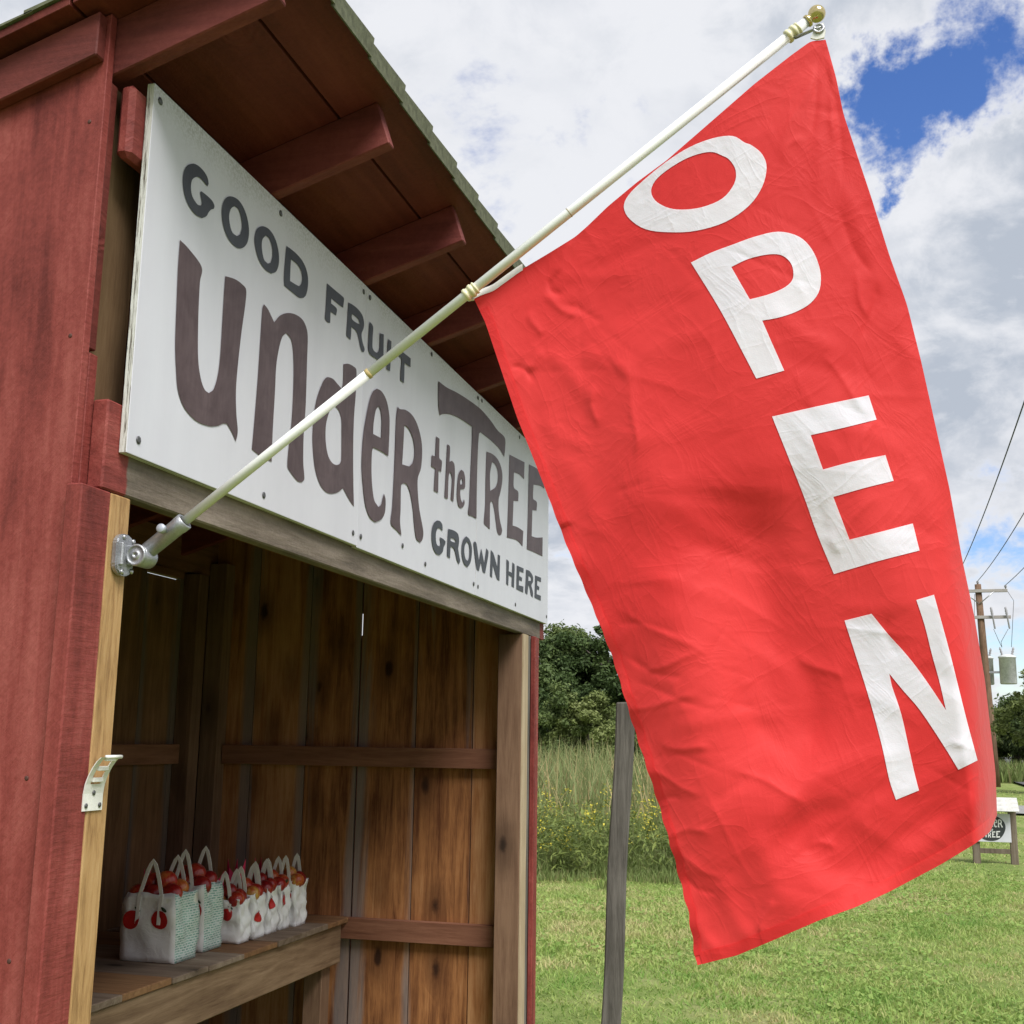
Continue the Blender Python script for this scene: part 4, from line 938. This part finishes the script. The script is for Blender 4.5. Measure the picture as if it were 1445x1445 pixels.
v, f = fill2d([np.array(outl)]); mesh('emblem_disc', np.stack([np.full(len(v), fs_x-.0575), v[:, 0], v[:, 1]], 1), f, emb_d, fsign, origin=(fs_x-.0575, *ec))
def emb_word(ids, cy, hgt, wmax):
    allp = np.concatenate([c for i in ids for c in SIGN2D[i][1]]); lo, hi = allp.min(0), allp.max(0); s = min(hgt/(hi[1]-lo[1]), wmax/(hi[0]-lo[0]))
    sx = wmax/(hi[0]-lo[0]); sz = hgt/(hi[1]-lo[1])
    for i in ids:
        cc = [np.stack([ec[0]-(c[:, 0]-(lo[0]+hi[0])/2)*sx, cy+(c[:, 1]-(lo[1]+hi[1])/2)*sz], 1) for c in SIGN2D[i][1]]
        v, f = fill2d(cc); mesh('emblem_letter', np.stack([np.full(len(v), fs_x-.0595), v[:, 0], v[:, 1]], 1), f, emb_w, fsign, origin=(fs_x-.0595, v[:, 0].mean(), v[:, 1].mean()))
emb_word([9, 10, 11, 12, 13], ec[1]+er*.36, er*.66, er*1.86); emb_word([14, 15, 16], ec[1]-er*.13, er*.24, er*.42); emb_word([17, 18, 19, 20], ec[1]-er*.47, er*.56, er*1.45)

# ------------------------------------------------------------------ utility pole, wires
UX, UY, UZ = 47.64, -6.74, 7.8
up = thing('utility_pole', 'brown utility pole with crossarms and two grey transformers beside the road', 'utility pole', (UX, UY-.22, 0))
pw = wood('pole_timber', 2, (.12, .07, .045), (.20, .125, .08), (.29, .19, .125), .9, knots=False)
aw = wood('arm_timber', 1, (.20, .18, .165), (.30, .275, .255), (.40, .37, .35), .9, knots=False)
tube_obj('pole_shaft', [(UX, UY-.22, -.1), (UX, UY-.15, 2.5), (UX, UY-.06, 5.5), (UX, UY, UZ)], [.17, .155, .14, .12], pw, up, 12)
for z, h0 in ((7.52, 1.06), (6.48, 1.12)): box('crossarm', UX-.19, UX-.08, UY-h0, UY+h0, z-.06, z+.06, aw, up, .005)
for s in (-1, 1): tube_obj('brace', [(UX-.2, UY+s*.55, 7.47), (UX-.15, UY+s*.02, 7.02)], .022, steel, up, 6)
ins_m = flat('porcelain', (.34, .33, .35), .35, .1, 10)
for yy_, zz in ((UY+1.0, 7.58), (UY, UZ-.02), (UY-1.0, 7.58)):
    lathe_obj('insulator', [(.02, 0), (.03, .06), (.06, .07), (.04, .10), (.055, .12), (.03, .16)], ins_m, (UX-.135 if yy_ != UY else UX, yy_, zz), (0, 0, 1), up, 10)
for yy_ in (UY-.45, UY-.98):
    lathe_obj('fuse_cutout', [(.02, -.45), (.035, -.4), (.03, 0), (.05, .05), (.035, .1), (.055, .15), (.04, .2), (.055, .25), (.04, .3), (.05, .38), (.02, .42)], ins_m, (UX-.27, yy_, 6.45), (0, .12, 1), up, 10)
can_m = flat('transformer_can', (.60, .61, .60), .5, .3, 2.2)
for yy_, xx in ((UY-.90, UX-.05), (UY-.14, UX+.52)):
    c = lathe_obj('transformer', [(.28, 0), (.31, .03), (.31, 1.0), (.335, 1.01), (.335, 1.06), (.2, 1.13), (.03, 1.15)], can_m, (xx, yy_, 3.88), (0, 0, 1), up, 20)
    for s in (-1, 1):
        b = lathe_obj('bushing', [(.03, 0), (.05, .05), (.03, .1), (.05, .15), (.03, .2), (.045, .25), (.02, .34)], ins_m, (xx-.05, yy_+s*.17, 4.98), (0, s*.25, 1), None, 8); b.parent = c; b.location = b.location-c.location-up.location
box('mount_bracket', UX-.08, UX+.06, UY-.62, UY-.2, 4.3, 4.38, steel, up); box('mount_bracket', UX+.08, UX+.25, UY-.2, UY-.05, 4.5, 4.58, steel, up)
for pts in ([(UX-.27, UY-.98, 6.0), (UX-.2, UY-.7, 5.5), (UX-.1, UY-.73, 5.3)], [(UX-.27, UY-.45, 6.0), (UX-.2, UY-.6, 5.6), (UX-.1, UY-.73, 5.3)], [(UX-.135, UY-1.0, 7.6), (UX-.25, UY-1.25, 7.1), (UX-.15, UY-1.07, 5.3)], [(UX-.13, UY+.15, 7.4), (UX-.1, UY+.25, 6), (UX+.4, UY+.03, 5.3)]):
    tube_obj('lead_wire', pts, .010, dark_m, up, 5)
wire_m = flat('wire_dark', (.035, .037, .045), .5, .1, 5)
for (y0, z0, dy, lab) in ((UY+1.0, 7.75, 1.05, 'overhead power line from the crossarm end nearer the stand'), (UY, 7.95, 0, 'overhead power line from the top of the utility pole'), (UY-1.0, 7.75, -1.05, 'overhead power line from the crossarm end nearer the road')):
    a = np.array([UX-.135 if dy else UX, y0, z0-.02]); b = np.array([-8., -4.5+dy, 8.5]); pts = []
    for k in range(41):
        s = k/40; p = a+(b-a)*s; p[2] -= 4*.9*s*(1-s); pts.append(p)
    tag(tube_obj('power_line', pts, .013, wire_m, None, 5), lab, 'power line', 'power lines')

# ------------------------------------------------------------------ vegetation
def leaf_mat(name, dark, mid, light, trans=.3, rough=.6):
    m, t = new_mat(name); at_ = t.n('ShaderNodeAttribute', attribute_name='shade', attribute_type='GEOMETRY')
    col = t.ramp(at_.outputs['Fac'], [(0., dark), (.5, mid), (1., light)])
    p = t.n('ShaderNodeBsdfPrincipled', {'Base Color': col, 'Roughness': rough, 'Specular IOR Level': .25}); tr = t.n('ShaderNodeBsdfTranslucent', {0: col})
    t.n('ShaderNodeOutputMaterial', {0: t.n('ShaderNodeMixShader', {0: trans, 1: p.outputs[0], 2: tr.outputs[0]}).outputs[0]}); return m
def shade_attr(o, vals):
    a = o.data.attributes.new('shade', 'FLOAT', 'POINT'); a.data.foreach_set('value', np.asarray(vals, np.float32))
def blades(name, base, h, wd, lean, mat, shade, parent=None, segs=2, bend=.5):
    """grass-like blades: tapered strips with a bend"""
    n = len(base); a = rng.uniform(0, 2*math.pi, n); side_ = np.stack([np.cos(a), np.sin(a), 0*a], 1); ld = rng.uniform(0, 2*math.pi, n); ldir = np.stack([np.cos(ld), np.sin(ld), 0*ld], 1)
    rows = []
    for k in range(segs+1):
        s = k/segs; c = base+np.array([0, 0, 1.])*(h*s*(1-.12*s*lean*2))[:, None]+ldir*(h*lean*(s**1.8))[:, None]
        wk = wd*(1-s**1.6)*.5+.0006
        rows.append(c-side_*wk[:, None]); rows.append(c+side_*wk[:, None])
    V = np.stack(rows, 1).reshape(-1, 3); per = 2*(segs+1); b0_ = (np.arange(n)*per)[:, None]
    F = np.concatenate([np.concatenate([b0_+2*k, b0_+2*k+1, b0_+2*k+3, b0_+2*k+2], 1) for k in range(segs)])
    o = mesh(name, V, F, mat); shade_attr(o, np.repeat(shade, per)); return o
def wedge(n, r0, r1, a0, a1, power=1.0):
    r = np.sqrt(rng.uniform(r0**2, r1**2, n)) if power == 1 else r0+(r1-r0)*rng.uniform(0, 1, n)**power
    a = np.radians(rng.uniform(a0, a1, n)); return CAM[0]+r*np.cos(a), CAM[1]+r*np.sin(a), r
def vnoise(x, y, s, seed):
    r_ = np.random.default_rng(seed); T = r_.uniform(0, 1, (64, 64)); X = (x*s) % 64; Y = (y*s) % 64
    i, j = np.floor(X).astype(int), np.floor(Y).astype(int); fx, fy = X-i, Y-j; fx = fx*fx*(3-2*fx); fy = fy*fy*(3-2*fy)
    g = lambda a, b: T[a % 64, b % 64]
    return g(i, j)*(1-fx)*(1-fy)+g(i+1, j)*fx*(1-fy)+g(i, j+1)*(1-fx)*fy+g(i+1, j+1)*fx*fy
grass_m = leaf_mat('grass_blade', (.54, .47, .24), (.36, .45, .13), (.19, .33, .07), .38)
def grass(name, n, r0, r1, a0, a1, h, wd, lab, power=1.0):
    x, y, r = wedge(n, r0, r1, a0, a1, power)
    keep = ~((x > -.15) & (x < 3.55) & (y > -.02) & (y < 1.8)) & ~((y < -7.4)) & ~((x > 26.) & (x < 31.6) & (y < -4.9))
    x, y = x[keep], y[keep]; n = len(x)
    den = .5*vnoise(x, y, .9, 1)+.5*vnoise(x, y, 3.1, 2)
    k_ = rng.uniform(0, 1, n) < np.clip((den-.18)*3.4, .62, 1); x, y, den = x[k_], y[k_], den[k_]; n = len(x)
    sh = np.clip(.45*vnoise(x, y, .55, 3)+.50*vnoise(x, y, 2.6, 4)+.62*vnoise(x, y, 9., 8)+rng.normal(0, .16, n)-.28, 0, 1)
    pa, pb = on((1075, 1445), 2, 0.)[:2], on((1240, 1275), 2, 0.)[:2]; td = (pb-pa)/np.linalg.norm(pb-pa)      # faint worn track
    dl = (x-pa[0])*td[1]-(y-pa[1])*td[0]; track = np.exp(-(dl/.22)**2)+np.exp(-((dl-1.35)/.22)**2)
    sh = np.clip(sh-.30*track*vnoise(x, y, 2., 9), 0, 1)
    hh = h*(.45+.9*den)*rng.uniform(.6, 1.25, n)*(1-.4*track)
    z = lawn_height(x, y)
    o = blades(name, np.stack([x, y, z-.004], 1), hh, np.full(n, wd)*rng.uniform(.7, 1.3, n), rng.uniform(.2, 1.5, n), grass_m, sh)
    kind(o, 'stuff'); o['label'] = lab; o['category'] = 'grass'; return o
grass('lawn_grass', 210000, 4.2, 15, -32, 24, .055, .0095, 'short patchy mown grass around the stand')
grass('far_lawn_grass', 90000, 14.5, 45, -30, 26, .06, .020, 'mown grass stretching back towards the trees', 1.4)
# broad low leaves (clover, plantain) mixed into the lawn
x, y, r = wedge(70000, 4.2, 16, -32, 24); cl = .6*vnoise(x, y, 1.3, 41)+.4*vnoise(x, y, 5., 42); kp = (cl > .5) & ~((x > -.15) & (x < 3.55) & (y > -.02) & (y < 1.8)); x, y = x[kp], y[kp]; n = len(x)
cen = np.stack([x, y, lawn_height(x, y)+rng.uniform(.008, .045, n)], 1); nr_ = rng.normal(0, .45, (n, 3))+np.array([0, 0, 1.]); nr_ /= np.linalg.norm(nr_, axis=1)[:, None]
a1 = np.cross(nr_, rng.normal(0, 1, (n, 3))); a1 /= np.linalg.norm(a1, axis=1)[:, None]; a2 = np.cross(nr_, a1); sz = rng.uniform(.008, .022, n)[:, None]
o = mesh('lawn_clover', np.stack([cen-a1*sz, cen+a2*sz*.7, cen+a1*sz, cen-a2*sz*.7], 1).reshape(-1, 3), np.arange(4*n).reshape(-1, 4), grass_m); shade_attr(o, np.repeat(np.clip(rng.normal(.75, .15, n), 0, 1), 4)); kind(o, 'stuff'); o['label'] = 'low broad clover leaves growing through the lawn'; o['category'] = 'clover'
# rough growth at the lawn edge, goldenrod and cattails
rough_m = leaf_mat('rough_growth', (.22, .20, .09), (.16, .215, .065), (.22, .275, .09), .3)
def strip_pts(n, d0, d1, a0, a1):
    return wedge(n, d0, d1, a0, a1)
x, y, r = strip_pts(26000, 11.9, 17.5, 5.5, 30)
e = np.clip((r-11.9-1.3*vnoise(x, y, .8, 12)-.7*vnoise(x, y, 3., 13))/4.2, 0, 1); keep = e > .05; x, y, e = x[keep], y[keep], e[keep]
o = blades('meadow_edge', np.stack([x, y, 0*x], 1), (.07+.50*e)*rng.uniform(.5, 1.2, len(x)), rng.uniform(.008, .02, len(x)), rng.uniform(.1, .6, len(x)), rough_m, np.clip(rng.normal(.5, .25, len(x)), 0, 1)); kind(o, 'stuff'); o['label'] = 'rough unmown grass and weeds edging the lawn'; o['category'] = 'weeds'
gold_leaf = leaf_mat('goldenrod_leaf', (.11, .15, .035), (.17, .215, .055), (.23, .27, .07), .3); gold_fl = leaf_mat('goldenrod_flower', (.42, .37, .04), (.58, .49, .05), (.66, .56, .09), .25)
def goldenrod():
    x, y, r = strip_pts(800, 13.8, 18.5, 5.5, 30); dn = vnoise(x, y, .5, 21); keep = dn > .34; x, y = x[keep], y[keep]
    quads = []; mi = []; sh = []
    for cx, cy in zip(x, y):
        h = random.uniform(.3, .95)*(.8+.4*float(vnoise(np.array([cx]), np.array([cy]), .6, 5)[0])); bloom = random.random() < .38
        for k in range(40):
            fl = bloom and k > 14; s = random.uniform(.12, .85) if not fl else random.uniform(.72, 1.02); spread = (.10*(1.05-s)+.025) if not fl else .075*(1.15-s)*2.2+.01
            c = np.array([cx+random.gauss(0, spread), cy+random.gauss(0, spread), h*s]); l = random.uniform(.03, .075) if not fl else random.uniform(.010, .023)
            a = random.uniform(0, 6.28); el = random.uniform(-.4, .9); d = np.array([math.cos(a)*math.cos(el), math.sin(a)*math.cos(el), math.sin(el)]); s2 = np.array([-math.sin(a), math.cos(a), random.uniform(-.4, .4)]); wq = l*(.2 if not fl else .6)
            quads.append([c-d*l, c+s2*wq, c+d*l, c-s2*wq]); mi.append(1 if fl else 0); sh += [random.random()]*4
        quads.append([(cx-.006, cy, 0), (cx+.006, cy, 0), (cx+.004, cy, h), (cx-.004, cy, h)]); mi.append(0); sh += [.3]*4
    V = np.array(quads).reshape(-1, 3); F = np.arange(len(V)).reshape(-1, 4); o = mesh('goldenrod', V, F, [gold_leaf, gold_fl], None, False, mi); shade_attr(o, sh); kind(o, 'stuff'); o['label'] = 'yellow flowering goldenrod in front of the cattails'; o['category'] = 'goldenrod'
goldenrod()
cat_m = leaf_mat('cattail_blade', (.50, .39, .20), (.18, .22, .08), (.30, .35, .15), .35)
x, y, r = strip_pts(14000, 17.2, 31, 3.5, 30)
hh = (1.05+.45*vnoise(x, y, .35, 31)+.3*vnoise(x, y, 1.2, 32))*rng.uniform(.40, 1.12, len(x))*np.clip((np.degrees(np.arctan2(y-CAM[1], x-CAM[0]))-3)/3, .2, 1)
o = blades('cattails', np.stack([x, y, 0*x], 1), hh, rng.uniform(.018, .045, len(x)), rng.uniform(.03, .5, len(x)), cat_m, np.clip(np.where(rng.uniform(0, 1, len(x)) < .22, rng.uniform(0, .25, len(x)), rng.normal(.65, .2, len(x))), 0, 1), segs=3); kind(o, 'stuff'); o['label'] = 'tall green and straw coloured cattail reeds below the trees'; o['category'] = 'reeds'

bark = wood('bark', 2, (.06, .05, .04), (.12, .10, .085), (.22, .195, .17), .95, knots=False, grain=12, bstr=.8)
LM = {'dark': leaf_mat('leaf_dark', (0.039, 0.065, 0.021), (0.072, 0.111, 0.034), (0.117, 0.159, 0.052)), 'mid': leaf_mat('leaf_mid', (0.063, 0.095, 0.029), (0.108, 0.149, 0.044), (0.173, 0.209, 0.072)),
      'light': leaf_mat('leaf_light', (0.105, 0.135, 0.039), (0.173, 0.209, 0.065), (0.247, 0.277, 0.104)), 'olive': leaf_mat('leaf_olive', (0.083, 0.101, 0.039), (0.135, 0.149, 0.058), (0.195, 0.203, 0.091))}
def tree(label, x, y, h, rad, pal, seed, leaves=9000, leaf=.13, base=.12, group='trees behind the stand', lean=0.):
    leaves = int(leaves*2.2); leaf = leaf*.68
    r_ = np.random.default_rng(seed); root = thing('tree', label, 'tree', (x, y, 0), group)
    parts = []; tp = [np.array([x, y, -.1])]
    for k in range(1, 6): tp.append(np.array([x+r_.normal(0, .1)+lean*k/5, y+r_.normal(0, .1), h*.82*k/5]))
    parts.append(tube(tp, [h*.020*(1-.15*k) for k in range(6)], 7))
    ends = []
    for k in range(11):
        s = r_.uniform(.15, .85); p0 = tp[0]+(tp[-1]-tp[0])*s; a = r_.uniform(0, 6.28); l = rad*r_.uniform(.55, .95)*(1.15-s*.5)
        p2 = p0+np.array([math.cos(a)*l, math.sin(a)*l, l*r_.uniform(.2, .9)]); pm = (p0+p2)/2+np.array([0, 0, .1*l]); parts.append(tube([p0, pm, p2], [h*.008, h*.006, h*.002], 5)); ends += [pm, p2]
    v, f = merge(parts); mesh('trunk', v, f, bark, root, True, origin=(x, y, 0))
    nc = 60; C = []
    while len(C) < nc:
        q = r_.uniform(-1, 1, 3)
        if np.linalg.norm(q) > 1 or np.linalg.norm(q) < .38: continue
        zz = h*(base+(1-base)*(q[2]*.5+.5)); wz = 1-.45*max(0, q[2])**1.5-.15*max(0, -q[2])
        az_ = math.atan2(q[1], q[0]); ir = 1+.28*math.sin(2*az_+seed)+.22*math.sin(3*az_+q[2]*4+seed*2)
        C.append([x+q[0]*rad*wz*ir+lean*.6, y+q[1]*rad*wz*ir, zz*(1+.10*math.sin(az_*2+seed*3)*max(0, q[2]))])
    C = np.array(C+[list(p) for p in ends]); cr = r_.uniform(.07, .30, len(C))*rad
    wgt = cr**1.6; ci = r_.choice(len(C), leaves, p=wgt/wgt.sum()); d = r_.normal(0, 1, (leaves, 3)); d /= np.linalg.norm(d, axis=1)[:, None]; rr = r_.uniform(0, 1, leaves)**.45*(1+.35*(r_.uniform(0, 1, leaves) < .14))
    cen = C[ci]+d*(cr[ci]*rr)[:, None]*np.array([1, 1, .72]); cen[:, 2] = np.clip(cen[:, 2], .12, None)
    nrm = d*.6+r_.normal(0, .6, (leaves, 3))+np.array([0, 0, .5]); nrm /= np.linalg.norm(nrm, axis=1)[:, None]
    a1 = np.cross(nrm, r_.normal(0, 1, (leaves, 3))); a1 /= np.linalg.norm(a1, axis=1)[:, None]; a2 = np.cross(nrm, a1); sz = leaf*r_.uniform(.55, 1.3, leaves)[:, None]
    V = np.stack([cen-a1*sz, cen+a2*sz*.5, cen+a1*sz, cen-a2*sz*.5], 1).reshape(-1, 3)
    sh = np.clip(r_.normal(.45, .17, leaves)+r_.normal(0, .22, len(C))[ci], 0, 1)
    o = mesh('crown', V, np.arange(len(V)).reshape(-1, 4), LM[pal], root, origin=(x, y, h*.5)); shade_attr(o, np.repeat(sh, 4)); return root
def gpos(px, d): q = ray((px, 1050)); q = q/np.hypot(q[0], q[1]); return CAM[0]+q[0]*d, CAM[1]+q[1]*d
TR = [  # pixel column, distance, height, radius, palette, seed, leaves, leaf size, label
 (700, 46, 5.6, 2.3, 'dark', 1, 9000, .13, 'dark tree hidden mostly by the far end of the stand'), (770, 45, 5.5, 2.1, 'dark', 2, 15000, .12, 'dark green tree rising beside the red corner of the stand'),
 (812, 47, 6.1, 2.2, 'mid', 3, 15000, .12, 'tallest rounded green tree between stand and flag'), (860, 46, 5.8, 2.0, 'dark', 4, 14000, .12, 'dark tree behind the top of the wooden post'),
 (835, 40, 3.4, 1.25, 'light', 6, 7000, .09, 'small pale green tree with bare grey stems above the cattails'), (792, 41, 3.1, 1.3, 'mid', 7, 6000, .10, 'low bushy tree at the cattails beside the stand'), (880, 41, 2.9, 1.4, 'mid', 8, 6000, .10, 'low bush just behind the wooden post'),
 (915, 46, 5.4, 2.2, 'mid', 9, 9000, .13, 'green tree behind the slanting edge of the flag'), (980, 48, 5.6, 2.3, 'dark', 10, 8000, .14, 'dark tree hidden behind the lower middle of the flag'), (1050, 52, 5.2, 2.4, 'mid', 11, 8000, .14, 'mid green tree hidden behind the flag'), (1130, 56, 5.0, 2.5, 'olive', 12, 8000, .15, 'olive tree hidden behind the flag near its foot'), (1210, 60, 4.8, 2.5, 'mid', 13, 8000, .15, 'broad tree hidden behind the flag towards the road'),
 (1290, 66, 4.6, 2.6, 'olive', 14, 8000, .16, 'olive tree behind the trailing corner of the flag'), (1365, 72, 4.5, 2.6, 'mid', 15, 9000, .16, 'green tree behind the utility pole'),
 (1408, 74, 4.1, 2.2, 'olive', 16, 11000, .15, 'olive roadside tree just right of the utility pole foot'), (1436, 70, 4.0, 2.2, 'mid', 17, 13000, .14, 'leafy tree above the field sign roof'), (1480, 66, 4.4, 2.6, 'mid', 18, 9000, .15, 'tree across the road from the field sign'),
 (1478, 44, 4.6, 1.45, 'light', 19, 9000, .10, 'airy light green tree reaching in beside the transformers'), (1540, 64, 5.2, 2.8, 'dark', 20, 7000, .16, 'dark tree well to the road side of the airy tree')]
for (px, d, h, rd_, pal, sd_, nl, ls, lab) in TR:
    x, y = gpos(px, d); tree(lab, x, y, h, rd_, pal, sd_, nl, ls)
# low scrub under the right-hand trees
x, y, r = wedge(16000, 55, 66, -16, 6); o = blades('roadside_scrub', np.stack([x, y, 0*x], 1), rng.uniform(.3, 1.1, len(x)), rng.uniform(.05, .12, len(x)), rng.uniform(.1, .6, len(x)), rough_m, np.clip(rng.normal(.5, .25, len(x)), 0, 1)); kind(o, 'stuff'); o['label'] = 'low green scrub below the distant trees'; o['category'] = 'scrub'
# distant wooded hill
hm, t = new_mat('hill_wood'); oc = t.n('ShaderNodeTexCoord').outputs['Object']; hn = t.noise(oc, .09, 6, .7)
finish(t, t.ramp(hn, [(.35, (.03, .055, .03)), (.65, (.075, .105, .055))]), .95, hn, 1., 4.)
V = []; F = []; na, nr = 60, 8
for i in range(nr+1):
    for k in range(na+1):
        a = math.radians(-40+90*k/na); r = 520+i*45; s = i/nr
        z = math.sin(s*math.pi)**1.2*(9+7*math.sin(k*.23+1)+5*math.sin(k*.61)+4*math.exp(-((k-20)/5)**2)*2)+1.2*math.sin(k*2.7+i*3)
        V.append((r*math.cos(a), r*math.sin(a), z if 0 < i < nr else -2))
for i in range(nr):
    for k in range(na): F.append((i*(na+1)+k, (i+1)*(na+1)+k, (i+1)*(na+1)+k+1, i*(na+1)+k+1))
kind(mesh('hill', V, F, hm, None, True), 'structure')
